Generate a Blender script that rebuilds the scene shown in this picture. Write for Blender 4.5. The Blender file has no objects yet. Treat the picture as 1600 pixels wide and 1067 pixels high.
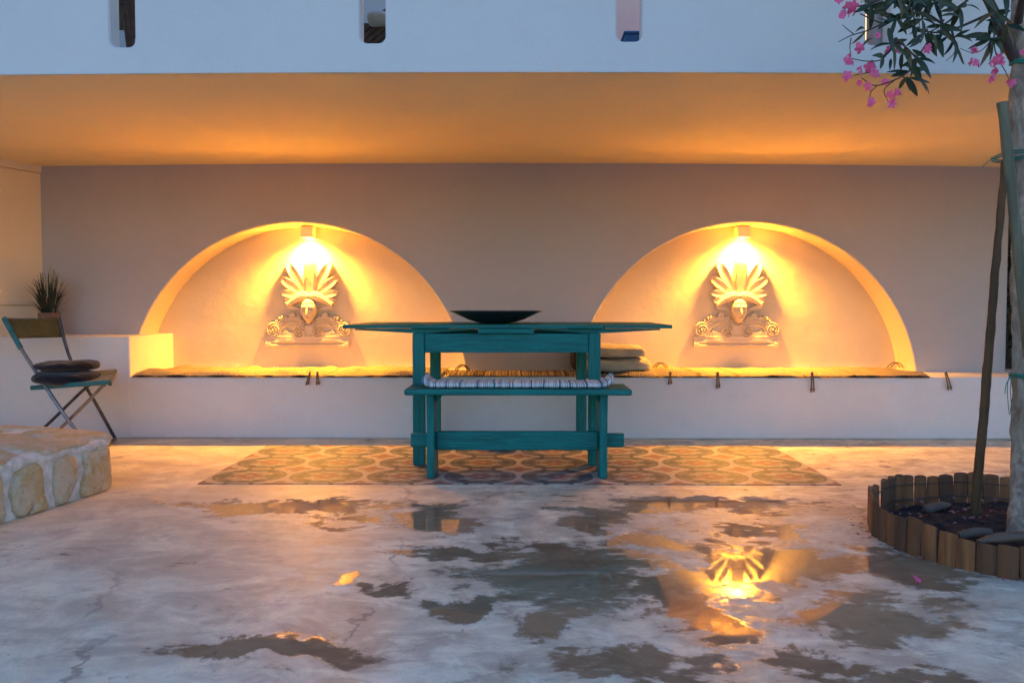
import bpy, bmesh, math, random
import numpy as np
from mathutils import Vector, Matrix, noise

R = math.radians
PI = math.pi
rnd = random.Random(7)
scene = bpy.context.scene
col = scene.collection

# ------------------------------------------------------------------ camera, sky, sun, exposure
FPX, CU, CV, CAMH = 1370.0, 800.0, 533.5, 0.86
PITCH = math.atan(55.5 / 1370.0)
YAW = math.atan(12.0 / 1370.0)            # camera turned this much to the left
cam_data = bpy.data.cameras.new("camera")
cam = bpy.data.objects.new("camera", cam_data)
col.objects.link(cam)
cam_data.sensor_width = 36.0
cam_data.lens = FPX / 1600.0 * 36.0
cam_data.clip_start, cam_data.clip_end = 0.05, 3000.0
cam.location = (0, 0, CAMH)
cam.rotation_euler = (PI / 2 - PITCH, 0, YAW)
scene.camera = cam

SUN_EL, SUN_ROT = R(3.0), R(20.0)
world = bpy.data.worlds.new("World")
scene.world = world
world.use_nodes = True
wn = world.node_tree
bg = wn.nodes["Background"]
sky = wn.nodes.new("ShaderNodeTexSky")
sky.sky_type = 'NISHITA'
sky.sun_disc = False
sky.sun_elevation = SUN_EL
sky.sun_rotation = SUN_ROT                 # the low sun is behind the house
sky.air_density = 1.0
sky.dust_density = 0.6
sky.ozone_density = 1.6
tint = wn.nodes.new("ShaderNodeMix")
tint.data_type, tint.blend_type = 'RGBA', 'MULTIPLY'
tint.inputs[0].default_value = 1.0
tint.inputs[7].default_value = (0.83, 1.03, 1.58, 1)   # the blue of the hour after sunset
wn.links.new(sky.outputs[0], tint.inputs[6])
wn.links.new(tint.outputs[2], bg.inputs[0])
bg.inputs[1].default_value = 0.15
sun_data = bpy.data.lights.new("sun", 'SUN')
sun_data.energy = 0.03
sun_data.angle = R(10.0)
sun_data.color = (1.0, 0.8, 0.65)
sun = bpy.data.objects.new("sun", sun_data)
col.objects.link(sun)
sun.rotation_euler = (R(87.0), 0, PI - SUN_ROT)
LAMP_POWER = 117.0
LAMP_COLOR = (1.0, 0.405, 0.035)

scene.view_settings.view_transform = 'Standard'
scene.view_settings.look = 'None'
scene.view_settings.exposure = 2.0
scene.view_settings.gamma = 1.0
scene.render.engine = 'CYCLES'
scene.cycles.use_denoising = True
scene.cycles.max_bounces = 10
scene.cycles.diffuse_bounces = 6
scene.cycles.glossy_bounces = 4
scene.cycles.sample_clamp_indirect = 40.0
scene.cycles.caustics_reflective = False
scene.cycles.caustics_refractive = False

# where a measured point of the place lies: picture coordinates (1600 wide) at distance Y, or on the ground
_F = Vector((-math.sin(YAW) * math.cos(PITCH), math.cos(YAW) * math.cos(PITCH), -math.sin(PITCH)))
_Rt = Vector((math.cos(YAW), math.sin(YAW), 0))
_U = _Rt.cross(_F)

def ray(u, v):
    return _F * FPX + _Rt * (u - CU) + _U * (CV - v)

def P(u, v, Y):
    d = ray(u, v)
    k = Y / d.y
    return Vector((d.x * k, Y, CAMH + d.z * k))

def G(u, v, z=0.0):
    d = ray(u, v)
    k = (z - CAMH) / d.z
    return Vector((d.x * k, d.y * k, z))

# ------------------------------------------------------------------ materials
class NT:
    def __init__(self, name):
        self.m = bpy.data.materials.new(name)
        self.m.use_nodes = True
        self.t = self.m.node_tree
        self.b = self.t.nodes["Principled BSDF"]
        self.tc = None

    def n(self, kind, **kw):
        x = self.t.nodes.new(kind)
        for k, v in kw.items():
            setattr(x, k, v)
        return x

    def put(self, sock, v):
        if isinstance(v, bpy.types.NodeSocket):
            self.t.links.new(v, sock)
        elif isinstance(v, (tuple, list)) and len(v) == 3 and sock.type == 'RGBA':
            sock.default_value = (*v, 1)
        else:
            sock.default_value = v

    def math(self, op, a, b=0.0, c=None, clamp=False):
        x = self.n("ShaderNodeMath", operation=op, use_clamp=clamp)
        self.put(x.inputs[0], a)
        self.put(x.inputs[1], b)
        if c is not None:
            self.put(x.inputs[2], c)
        return x.outputs[0]

    def vmath(self, op, a, b=(0, 0, 0), out=0):
        x = self.n("ShaderNodeVectorMath", operation=op)
        self.put(x.inputs[0], a)
        self.put(x.inputs[1], b)
        return x.outputs[out]

    def coord(self, which="Object"):
        if self.tc is None:
            self.tc = self.n("ShaderNodeTexCoord")
        return self.tc.outputs[which]

    def world(self):
        return self.n("ShaderNodeNewGeometry").outputs["Position"]

    def noise(self, scale, detail=4.0, rough=0.55, vec=None, dist=0.0, out=0):
        x = self.n("ShaderNodeTexNoise")
        self.put(x.inputs["Scale"], scale)
        self.put(x.inputs["Detail"], detail)
        self.put(x.inputs["Roughness"], rough)
        self.put(x.inputs["Distortion"], dist)
        self.put(x.inputs["Vector"], vec if vec is not None else self.coord())
        return x.outputs[out]

    def mapping(self, vec, scale=(1, 1, 1), loc=(0, 0, 0), rot=(0, 0, 0)):
        x = self.n("ShaderNodeMapping")
        self.put(x.inputs["Vector"], vec)
        x.inputs["Scale"].default_value = scale
        x.inputs["Location"].default_value = loc
        x.inputs["Rotation"].default_value = rot
        return x.outputs[0]

    def ramp(self, fac, stops, interp='LINEAR'):
        x = self.n("ShaderNodeValToRGB")
        x.color_ramp.interpolation = interp
        el = x.color_ramp.elements
        while len(el) < len(stops):
            el.new(0.5)
        for e, (p, c) in zip(el, stops):
            e.position = p
            e.color = (*c, 1) if isinstance(c, (tuple, list)) else (c, c, c, 1)
        self.put(x.inputs[0], fac)
        return x.outputs[0]

    def mix(self, fac, a, b, blend='MIX'):
        x = self.n("ShaderNodeMix", data_type='RGBA', blend_type=blend)
        self.put(x.inputs[0], fac)
        self.put(x.inputs[6], a)
        self.put(x.inputs[7], b)
        return x.outputs[2]

    def step(self, v, a, b):
        x = self.n("ShaderNodeMapRange", interpolation_type='SMOOTHSTEP')
        self.put(x.inputs["Value"], v)
        x.inputs["From Min"].default_value = a
        x.inputs["From Max"].default_value = b
        return x.outputs[0]

    def bump(self, h, strength=0.3, dist=0.01, normal=None):
        x = self.n("ShaderNodeBump")
        self.put(x.inputs["Strength"], strength)
        x.inputs["Distance"].default_value = dist
        self.put(x.inputs["Height"], h)
        if normal is not None:
            self.t.links.new(normal, x.inputs["Normal"])
        self.t.links.new(x.outputs[0], self.b.inputs["Normal"])
        return x.outputs[0]

    def set(self, color=None, rough=None, metal=None, spec=None):
        if color is not None:
            self.put(self.b.inputs["Base Color"], color)
        if rough is not None:
            self.put(self.b.inputs["Roughness"], rough)
        if metal is not None:
            self.put(self.b.inputs["Metallic"], metal)
        if spec is not None:
            self.put(self.b.inputs["Specular IOR Level"], spec)
        return self.m


def plaster(name, base, dirt, amount=0.5):
    s = NT(name)
    w = s.world()
    n1 = s.noise(1.3, 5, 0.6, w)
    n2 = s.noise(9.0, 4, 0.6, w)
    c = s.mix(s.math('MULTIPLY', s.step(n1, 0.35, 0.75), amount), base, dirt)
    c = s.mix(s.math('MULTIPLY', s.step(n2, 0.45, 0.8), amount * 0.5), c, dirt)
    broad = s.noise(3.0, 3, 0.5, w)
    fine = s.noise(70.0, 4, 0.7, w)
    trowel = s.noise(1.0, 5, 0.6, s.mapping(w, (9, 9, 16)), 1.5)
    nb = s.bump(s.math('ADD', broad, s.math('MULTIPLY', trowel, 0.12)), 0.4, 0.03)
    s.bump(fine, 0.28, 0.004, nb)
    return s.set(c, 0.85, spec=0.2)


def painted(name, a, b, rough=0.45, grain=(2, 40, 40), wear=None):
    s = NT(name)
    g = s.noise(1.0, 6, 0.65, s.mapping(s.coord(), grain))
    c = s.mix(s.step(g, 0.3, 0.7), a, b)
    if wear:
        n = s.noise(22.0, 5, 0.7)
        c = s.mix(s.step(n, 0.68, 0.74), c, wear)
    streak = s.noise(1.0, 4, 0.7, s.mapping(s.coord(), tuple(k * 2.6 for k in grain), (3, 1, 2)))
    c = s.mix(s.math('MULTIPLY', s.step(streak, 0.56, 0.70), 0.45), c, tuple(min(1, v * 1.7 + 0.01) for v in b))
    c = s.mix(s.math('MULTIPLY', s.step(streak, 0.42, 0.30), 0.5), c, tuple(v * 0.55 for v in a))
    s.bump(s.math('ADD', g, streak), 0.4, 0.005)
    r = s.math('ADD', s.math('MULTIPLY', s.noise(14.0), 0.25), rough - 0.12)
    return s.set(c, r, spec=0.3)


def simple(name, a, b=None, scale=20.0, rough=0.7, bump=0.2, metal=0.0, spec=0.5, dist=0.003):
    s = NT(name)
    n = s.noise(scale, 5, 0.6)
    c = s.mix(s.step(n, 0.3, 0.7), a, b or a)
    if bump:
        s.bump(n, bump, dist)
    return s.set(c, rough, metal, spec)


M = {}
M['plaster'] = plaster("white_plaster", (0.74, 0.72, 0.72), (0.60, 0.57, 0.57))
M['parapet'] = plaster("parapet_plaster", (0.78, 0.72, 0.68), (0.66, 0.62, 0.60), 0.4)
M['ceiling'] = plaster("lamp_warmed_ceiling_plaster", (0.86, 0.70, 0.38), (0.78, 0.63, 0.33), 0.3)  # yellowed base: lamp warmth painted in, blue sky fill held down
M['shaded_wall'] = plaster("shaded_wall_plaster", (0.51, 0.465, 0.46), (0.45, 0.405, 0.40), 0.4)  # plaster darkened: the shade under the overhang is put into the colour
M['niche'] = plaster("cream_niche_plaster", (0.70, 0.61, 0.46), (0.64, 0.55, 0.41), 0.3)
M['cream'] = plaster("lamp_warmed_side_plaster", (0.86, 0.76, 0.58), (0.78, 0.68, 0.52), 0.3)  # lightened base stands in for lamp glow on the side wall
M['upper'] = plaster("upper_plaster", (0.45, 0.42, 0.42), (0.36, 0.33, 0.33))
M['pink'] = plaster("warm_lit_plaster", (0.72, 0.5, 0.45), (0.6, 0.42, 0.38))  # the pink is warm lamplight painted into this upper wall section
M['gypsum'] = plaster("cast_gypsum", (0.66, 0.57, 0.45), (0.58, 0.5, 0.38), 0.25)
M['teal'] = painted("teal_paint", (0.001, 0.115, 0.108), (0.003, 0.20, 0.185), 0.5, (3, 45, 45), (0.012, 0.065, 0.065))
M['teal_side'] = painted("teal_paint_upright", (0.001, 0.115, 0.108), (0.003, 0.20, 0.185), 0.5, (45, 45, 3), (0.012, 0.065, 0.065))
M['iron'] = simple("dark_bowl_metal", (0.085, 0.085, 0.09), (0.05, 0.05, 0.055), 40, 0.38, 0.3, 0.55)
M['steel'] = simple("worn_chair_steel", (0.32, 0.34, 0.36), (0.2, 0.21, 0.23), 30, 0.32, 0.1, 0.85)
M['dark_steel'] = simple("dark_chair_steel", (0.10, 0.10, 0.12), (0.06, 0.06, 0.07), 30, 0.4, 0.1, 0.7)
M['teal_tube'] = simple("teal_chair_enamel", (0.02, 0.17, 0.19), (0.015, 0.12, 0.14), 25, 0.4, 0.1)
M['wicker'] = simple("dark_brown_slats", (0.15, 0.085, 0.06), (0.085, 0.05, 0.04), 30, 0.6)
M['white_cloth'] = simple("white_cloth", (0.75, 0.73, 0.72), (0.6, 0.58, 0.57), 12, 0.9)
M['blue'] = simple("blue_paint", (0.03, 0.16, 0.42), (0.03, 0.13, 0.34), 12, 0.5)
M['terracotta'] = simple("terracotta", (0.24, 0.14, 0.10), (0.17, 0.10, 0.075), 18, 0.85)
M['blade'] = simple("grass_blade", (0.014, 0.024, 0.012), (0.035, 0.042, 0.016), 14, 0.55, 0)
M['plume'] = simple("pale_plume", (0.5, 0.4, 0.26), (0.4, 0.3, 0.18), 60, 0.95)
M['wire'] = simple("rusty_wire", (0.05, 0.045, 0.05), (0.09, 0.06, 0.05), 60, 0.5, 0, 0.5)
M['tie'] = simple("green_plastic_tie", (0.01, 0.22, 0.16), (0.01, 0.16, 0.13), 40, 0.4, 0)
M['rope'] = simple("brown_tassel_yarn", (0.26, 0.16, 0.085), (0.13, 0.08, 0.045), 90, 0.95, 0.4)
M['sconce'] = simple("sconce_white", (0.7, 0.66, 0.6), (0.6, 0.57, 0.52), 12, 0.6, 0.05)


def make_floor_material(puddles):
    s = NT("wet_concrete")
    w = s.world()
    big = s.noise(0.9, 6, 0.6, w, 0.6)
    mid = s.noise(3.2, 7, 0.65, w, 0.9)
    streak = s.noise(1.0, 6, 0.6, s.mapping(w, (1.6, 4.5, 1), (3, 1, 0), (0, 0, 0.25)), 0.8)
    fine = s.noise(26, 6, 0.7, w)
    c = s.mix(s.step(mid, 0.36, 0.66), (0.58, 0.50, 0.37), (0.92, 0.83, 0.63))
    c = s.mix(s.math('MULTIPLY', s.step(big, 0.45, 0.7), 0.55), c, (0.54, 0.45, 0.33))
    c = s.mix(s.math('MULTIPLY', s.step(streak, 0.5, 0.68), 0.5), c, (0.90, 0.83, 0.63))
    c = s.mix(s.math('MULTIPLY', s.step(fine, 0.5, 0.75), 0.3), c, (0.34, 0.30, 0.285))
    pos = s.n("ShaderNodeSeparateXYZ")
    s.put(pos.inputs[0], w)
    side = s.step(pos.outputs[0], -1.6, 0.3)
    stain = s.noise(4.2, 9, 0.66, s.mapping(w, (1, 1.2, 1), (2, 9, 0)), 0.8)
    c = s.mix(s.math('MULTIPLY', s.step(stain, 0.47, 0.60), s.math('ADD', 0.2, s.math('MULTIPLY', side, 0.28))), c, (0.32, 0.245, 0.175))
    pale = s.noise(5.5, 8, 0.65, s.mapping(w, (1, 1.6, 1), (5, 2, 0)), 1.2)
    c = s.mix(s.math('MULTIPLY', s.step(pale, 0.49, 0.66), s.math('ADD', 0.25, s.math('MULTIPLY', side, 0.5))), c, (0.95, 0.90, 0.70))
    # rust-brown flecks and hair cracks
    spots = s.noise(11, 3, 0.5, w, 1.5)
    c = s.mix(s.math('MULTIPLY', s.step(spots, 0.66, 0.74), 0.5), c, (0.2, 0.15, 0.12))
    wd = s.vmath('ADD', w, s.vmath('SCALE', s.n("ShaderNodeVectorMath").outputs[0]) if False else s.vmath('MULTIPLY', s.noise(2.2, 5, 0.6, w, 0, 1), (0.7, 0.7, 0)))
    vor = s.n("ShaderNodeTexVoronoi", feature='DISTANCE_TO_EDGE')
    s.put(vor.inputs["Vector"], wd)
    vor.inputs["Scale"].default_value = 0.75
    crack = s.math('SUBTRACT', 1.0, s.step(vor.outputs["Distance"], 0.002, 0.010))
    crack = s.math('MULTIPLY', crack, s.step(s.noise(1.7, 2, 0.5, w), 0.47, 0.6))
    c = s.mix(s.math('MULTIPLY', crack, 0.6), c, (0.15, 0.115, 0.095))
    grit = s.noise(150, 3, 0.7, w)
    c = s.mix(s.math('MULTIPLY', s.step(grit, 0.55, 0.75), 0.45), c, (0.20, 0.17, 0.14))
    c = s.mix(s.math('MULTIPLY', s.step(grit, 0.45, 0.25), 0.35), c, (0.9, 0.9, 0.82))
    # standing water
    d1 = s.vmath('MULTIPLY', s.vmath('SUBTRACT', s.noise(3.4, 6, 0.62, w, 0.5, 1), (0.5, 0.5, 0.5)), (0.55, 0.8, 0))
    q = s.vmath('ADD', w, d1)
    field = None
    for (c0, r0, r1) in puddles:
        v = s.vmath('MULTIPLY', s.vmath('SUBTRACT', q, (c0.x, c0.y, 0)), (1 / r0, 1 / r1, 0))
        f = s.math('SUBTRACT', 1.25, s.vmath('LENGTH', v, out=1))
        field = f if field is None else s.math('MAXIMUM', field, f)
    patch = s.noise(3.6, 10, 0.66, s.mapping(w, (1, 1.25, 1), (7, 3, 0)), 0.7)
    field = s.math('ADD', s.math('MAXIMUM', field, -0.5), s.math('MULTIPLY', s.math('SUBTRACT', patch, 0.5), 2.6))
    isl = s.noise(10.0, 6, 0.6, s.mapping(w, (1, 1.5, 1), (1, 5, 0)), 0.5)
    field = s.math('ADD', field, s.math('MULTIPLY', s.math('SUBTRACT', isl, 0.5), 2.0))
    field = s.math('ADD', field, s.math('MULTIPLY', side, 0.18))
    wet = s.step(field, -0.12, 0.5)
    damp = s.step(field, -0.6, 0.3)
    c = s.mix(s.math('MULTIPLY', damp, 0.48), c, (0.42, 0.345, 0.265))
    c = s.mix(wet, c, s.mix(1.0, c, (0.48, 0.39, 0.31), 'MULTIPLY'))
    dry_r = s.math('ADD', 0.36, s.math('MULTIPLY', mid, 0.25))
    r = s.n("ShaderNodeMix", data_type='FLOAT')
    s.put(r.inputs[0], s.step(wet, 0.1, 0.7))
    s.put(r.inputs[2], dry_r)
    s.put(r.inputs[3], 0.035)
    dryness = s.math('SUBTRACT', 1.0, wet)
    h = s.math('ADD', s.math('MULTIPLY', mid, 0.7), s.math('MULTIPLY', fine, 0.25))
    ripple = s.noise(2.0, 2, 0.5, w)
    nb = s.bump(h, s.math('MULTIPLY', dryness, 0.35), 0.012)
    s.bump(ripple, 0.03, 0.02, nb)
    return s.set(c, r.outputs[0], spec=0.42)


def make_tile_material(x0, y0, cell):
    s = NT("patterned_cement_tiles")
    w = s.world()
    lv = s.vmath('MULTIPLY', s.vmath('SUBTRACT', w, (x0, y0, 0)), (1 / cell, 1 / cell, 0))
    wob = s.vmath('MULTIPLY', s.vmath('SUBTRACT', s.noise(14, 3, 0.5, w, 0, 1), (0.5, 0.5, 0.5)), (0.03, 0.03, 0))
    lv = s.vmath('ADD', lv, wob)
    fr = s.vmath('SUBTRACT', s.vmath('FRACTION', lv), (0.5, 0.5, 0))
    ab = s.vmath('ABSOLUTE', fr)
    sx = s.n("ShaderNodeSeparateXYZ")
    s.put(sx.inputs[0], ab)
    ax, ay = sx.outputs[0], sx.outputs[1]
    sf = s.n("ShaderNodeSeparateXYZ")
    s.put(sf.inputs[0], fr)
    fx, fy = sf.outputs[0], sf.outputs[1]

    def dist(cx, cy, kx=1.0, ky=1.0, folded=True):
        a, b = (ax, ay) if folded else (fx, fy)
        dx = s.math('MULTIPLY', s.math('SUBTRACT', a, cx), kx)
        dy = s.math('MULTIPLY', s.math('SUBTRACT', b, cy), ky)
        return s.math('SQRT', s.math('ADD', s.math('MULTIPLY', dx, dx), s.math('MULTIPLY', dy, dy)))

    ground = (0.44, 0.39, 0.345)
    olive = (0.15, 0.15, 0.135)
    blue = (0.03, 0.037, 0.05)
    red = (0.22, 0.07, 0.055)
    c = s.mix(0.0, ground, ground)

    def over(c, mask, colr, amt=1.0):
        return s.mix(s.math('MULTIPLY', mask, amt), c, colr)

    def disc(d, r, e=0.02):
        return s.math('SUBTRACT', 1.0, s.step(d, r - e, r + e))

    def ring(d, r, t):
        return disc(s.math('ABSOLUTE', s.math('SUBTRACT', d, r)), t, 0.012)

    d0 = dist(0, 0)
    ang = s.math('ARCTAN2', fy, fx)
    lobes = s.math('MULTIPLY', s.math('COSINE', s.math('MULTIPLY', ang, 8.0)), 0.02)
    d0l = s.math('ADD', d0, lobes)
    c = over(c, disc(d0l, 0.43), olive, 0.75)
    c = over(c, ring(d0, 0.45, 0.022), blue, 0.8)
    c = over(c, ring(d0, 0.27, 0.02), ground, 0.7)
    fine_r = s.math('MULTIPLY', ring(d0, 0.36, 0.05), s.step(s.math('COSINE', s.math('MULTIPLY', ang, 12.0)), -0.1, 0.3))
    c = over(c, fine_r, blue, 0.75)
    c = over(c, s.math('MULTIPLY', ring(d0, 0.21, 0.035), s.step(s.math('COSINE', s.math('MULTIPLY', ang, 8.0)), 0.0, 0.4)), ground, 0.8)
    # scrolls left and right in each rosette
    ds = dist(0.32, 0.0)
    c = over(c, disc(ds, 0.125), blue, 0.9)
    c = over(c, ring(ds, 0.085, 0.012), olive, 0.8)
    c = over(c, disc(dist(0.22, 0.31), 0.085), blue, 0.75)
    # star in the middle
    star = s.math('ADD', d0, s.math('MULTIPLY', s.math('COSINE', s.math('MULTIPLY', ang, 4.0)), -0.035))
    c = over(c, disc(star, 0.15), red, 0.85)
    c = over(c, disc(d0, 0.045), ground, 0.8)
    # red flower at the cell corners, thin oval ring between the rows
    dc = dist(0.5, 0.5)
    angc = s.math('ARCTAN2', s.math('SUBTRACT', ay, 0.5), s.math('SUBTRACT', ax, 0.5))
    dcl = s.math('ADD', dc, s.math('MULTIPLY', s.math('COSINE', s.math('MULTIPLY', angc, 4.0)), -0.04))
    c = over(c, disc(dcl, 0.15), red, 0.85)
    de = dist(0.0, 0.5)
    c = over(c, ring(de, 0.16, 0.03), blue, 0.85)
    # tile joints every half cell, dirt and worn patches
    jx = s.math('ABSOLUTE', s.math('SUBTRACT', ax, 0.25))
    jy = s.math('ABSOLUTE', s.math('SUBTRACT', ay, 0.25))
    jl = s.math('MINIMUM', s.math('MINIMUM', jx, jy), s.math('MINIMUM', s.math('SUBTRACT', 0.5, ax), s.math('SUBTRACT', 0.5, ay)))
    joint = s.math('SUBTRACT', 1.0, s.step(jl, 0.002, 0.008))
    c = over(c, joint, (0.2, 0.17, 0.14), 0.35)
    worn = s.noise(5.0, 6, 0.65, w)
    c = s.mix(s.math('MULTIPLY', s.step(worn, 0.48, 0.78), 0.4), c, (0.40, 0.34, 0.30))
    fine = s.noise(60, 4, 0.7, w)
    c = s.mix(s.math('MULTIPLY', s.step(fine, 0.45, 0.75), 0.5), c, (0.16, 0.13, 0.115))
    s.bump(s.math('SUBTRACT', s.math('MULTIPLY', worn, 0.5), joint), 0.2, 0.004)
    return s.set(c, s.math('ADD', 0.42, s.math('MULTIPLY', worn, 0.3)), spec=0.3)


def wood(name, a, b, c, axis='Z', rough=0.7, island=True):
    s = NT(name)
    sc = {'Z': (30, 30, 2.5), 'X': (2.5, 30, 30), 'Y': (30, 2.5, 30)}[axis]
    g = s.noise(1.0, 7, 0.65, s.mapping(s.coord(), sc), 0.4)
    col_ = s.mix(s.step(g, 0.3, 0.7), a, b)
    if island:
        ri = s.n("ShaderNodeNewGeometry").outputs["Random Per Island"]
        col_ = s.mix(s.math('MULTIPLY', ri, 0.9), col_, c)
    blot = s.noise(7.0, 4)
    col_ = s.mix(s.math('MULTIPLY', s.step(blot, 0.5, 0.75), 0.5), col_, c)
    s.bump(g, 0.4, 0.004)
    return s.set(col_, rough)


def stripes(name, stops, scale, rough=0.95, rib=90.0, seed=0.0, fleck=0.25):
    s = NT(name)
    o = s.coord()
    sp = s.n("ShaderNodeSeparateXYZ")
    s.put(sp.inputs[0], o)
    wob = s.math('MULTIPLY', s.math('SUBTRACT', s.noise(6, 3), 0.5), 0.03)
    x = s.math('ADD', sp.outputs[0], wob)
    cv = s.n("ShaderNodeCombineXYZ")
    s.put(cv.inputs[0], s.math('ADD', x, seed))
    n = s.noise(scale, 1.5, 0.5, cv.outputs[0])
    c = s.ramp(n, stops, 'CONSTANT')
    c = s.mix(s.math('MULTIPLY', s.step(s.noise(140, 3), 0.5, 0.7), fleck), c, (0.12, 0.10, 0.09))
    ribs = s.math('SINE', s.math('MULTIPLY', x, rib * 6.28))
    s.bump(s.math('ADD', s.math('MULTIPLY', ribs, 0.5), s.noise(70, 4)), 0.5, 0.006)
    return s.set(c, rough, spec=0.1)


M['edging'] = wood("treated_log_edging", (0.36, 0.135, 0.042), (0.17, 0.062, 0.022), (0.08, 0.036, 0.018))
M['stake_pale'] = wood("pale_green_stake", (0.19, 0.165, 0.095), (0.10, 0.09, 0.055), (0.06, 0.05, 0.04), island=False)
M['stake_dark'] = wood("dark_brown_stake", (0.15, 0.072, 0.024), (0.07, 0.034, 0.013), (0.04, 0.022, 0.012), island=False)
M['drift'] = wood("grey_driftwood", (0.17, 0.11, 0.07), (0.09, 0.055, 0.036), (0.06, 0.04, 0.026), 'X', island=False)
M['cream_rug'] = stripes("cream_rag_weave", [(0.0, (0.22, 0.185, 0.155)), (0.30, (0.06, 0.05, 0.05)), (0.335, (0.26, 0.22, 0.19)), (0.62, (0.16, 0.125, 0.10)), (0.665, (0.27, 0.23, 0.20))], 16)
M['dark_rug'] = stripes("dark_striped_rag_weave", [(0.0, (0.05, 0.04, 0.04)), (0.36, (0.40, 0.32, 0.22)), (0.42, (0.07, 0.05, 0.045)), (0.48, (0.45, 0.37, 0.27)), (0.53, (0.10, 0.065, 0.05)), (0.6, (0.35, 0.27, 0.17)), (0.66, (0.05, 0.04, 0.05))], 45)
M['rug_edge'] = stripes("dark_rug_edge", [(0.0, (0.03, 0.025, 0.03)), (0.5, (0.06, 0.04, 0.035)), (0.6, (0.025, 0.025, 0.04))], 40)
M['runner'] = stripes("blue_white_rag_weave", [(0.0, (0.72, 0.72, 0.74)), (0.33, (0.12, 0.22, 0.33)), (0.37, (0.7, 0.7, 0.72)), (0.44, (0.05, 0.26, 0.30)), (0.465, (0.74, 0.74, 0.75)), (0.53, (0.34, 0.35, 0.42)), (0.57, (0.75, 0.75, 0.76)), (0.64, (0.07, 0.10, 0.2)), (0.67, (0.6, 0.6, 0.65))], 26, fleck=0.12)


def fabric(name, a, b, rough=0.95):
    s = NT(name)
    n = s.noise(8, 5)
    weave = s.noise(160, 2)
    fold = s.noise(1.0, 4, 0.6, s.mapping(s.coord(), (5, 14, 14)))
    c = s.mix(s.step(n, 0.3, 0.7), a, b)
    nb = s.bump(fold, 1.0, 0.03)
    s.bump(weave, 0.3, 0.002, nb)
    m = s.set(c, rough, spec=0.15)
    s.b.inputs["Sheen Weight"].default_value = 0.2
    return m


M['beige'] = fabric("beige_cotton", (0.52, 0.45, 0.34), (0.42, 0.36, 0.27))
M['plum'] = fabric("dark_plum_fabric", (0.03, 0.018, 0.022), (0.02, 0.014, 0.02))
M['navy'] = fabric("dark_navy_fabric", (0.018, 0.017, 0.026), (0.012, 0.012, 0.02))
M['olive'] = fabric("olive_canvas", (0.11, 0.10, 0.04), (0.075, 0.07, 0.03))
M['brown_cloth'] = fabric("brown_fabric", (0.07, 0.04, 0.025), (0.04, 0.025, 0.018))


def stone_material():
    s = NT("ochre_fieldstone")
    ri = s.n("ShaderNodeNewGeometry").outputs["Random Per Island"]
    n = s.noise(9, 7, 0.65, None, 0.8)
    n2 = s.noise(24, 6, 0.7)
    c = s.ramp(n, [(0.25, (0.42, 0.29, 0.12)), (0.42, (0.68, 0.57, 0.41)), (0.56, (0.56, 0.39, 0.15)), (0.8, (0.68, 0.58, 0.46))])
    c = s.mix(s.math('MULTIPLY', ri, 0.45), c, (0.58, 0.46, 0.38))
    c = s.mix(s.math('MULTIPLY', s.step(n2, 0.52, 0.72), 0.55), c, (0.22, 0.17, 0.10))
    h = s.math('ADD', s.math('MULTIPLY', n, 1.0), s.math('MULTIPLY', n2, 0.4))
    s.bump(h, 0.6, 0.02)
    return s.set(c, 0.85, spec=0.25)


M['stone'] = stone_material()
M['mortar'] = simple("white_mortar", (0.86, 0.82, 0.77), (0.62, 0.57, 0.52), 22, 0.9, 0.8, dist=0.02)


def bark():
    s = NT("pale_oleander_bark")
    g = s.noise(1.0, 7, 0.65, s.mapping(s.coord(), (26, 26, 9)), 0.6)
    b = s.noise(6.0, 4)
    knots = s.noise(16, 3, 0.5)
    c = s.mix(s.step(g, 0.35, 0.68), (0.24, 0.16, 0.11), (0.46, 0.35, 0.26))
    c = s.mix(s.math('MULTIPLY', s.step(b, 0.48, 0.7), 0.6), c, (0.20, 0.115, 0.07))
    c = s.mix(s.step(knots, 0.68, 0.73), c, (0.05, 0.035, 0.03))
    s.bump(s.math('ADD', g, knots), 0.9, 0.012)
    return s.set(c, 0.8, spec=0.25)


M['bark'] = bark()
M['twig'] = simple("brown_twig", (0.08, 0.045, 0.035), (0.05, 0.03, 0.025), 40, 0.75)


def leafmat():
    s = NT("oleander_leaf")
    ri = s.n("ShaderNodeNewGeometry").outputs["Random Per Island"]
    c = s.ramp(ri, [(0.0, (0.018, 0.034, 0.014)), (0.4, (0.028, 0.05, 0.02)), (0.7, (0.045, 0.062, 0.026)), (0.88, (0.07, 0.06, 0.02)), (0.96, (0.13, 0.08, 0.018))])
    m = s.set(c, 0.42, spec=0.45)
    return m


M['leaf'] = leafmat()


def petalmat():
    s = NT("pink_petal")
    ri = s.n("ShaderNodeObjectInfo").outputs["Random"]
    n = s.noise(60, 3)
    c = s.mix(ri, (0.82, 0.035, 0.20), (0.88, 0.14, 0.32))
    c = s.mix(s.math('MULTIPLY', n, 0.4), c, (0.9, 0.3, 0.38))
    m = s.set(c, 0.6)
    s.b.inputs["Subsurface Weight"].default_value = 0.0
    return m


M['petal'] = petalmat()


def soilmat():
    s = NT("dark_soil")
    n = s.noise(28, 7, 0.7)
    p = s.noise(90, 3)
    c = s.mix(s.step(n, 0.35, 0.7), (0.012, 0.009, 0.010), (0.04, 0.026, 0.024))
    c = s.mix(s.step(p, 0.66, 0.7), c, (0.2, 0.11, 0.11))
    s.bump(n, 0.9, 0.03)
    return s.set(c, 0.95)


M['soil'] = soilmat()


def glow(name, colr, strength):
    s = NT(name)
    s.put(s.b.inputs["Base Color"], (0.8, 0.7, 0.5))
    s.put(s.b.inputs["Emission Color"], colr)
    s.b.inputs["Emission Strength"].default_value = strength
    return s.m


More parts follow.
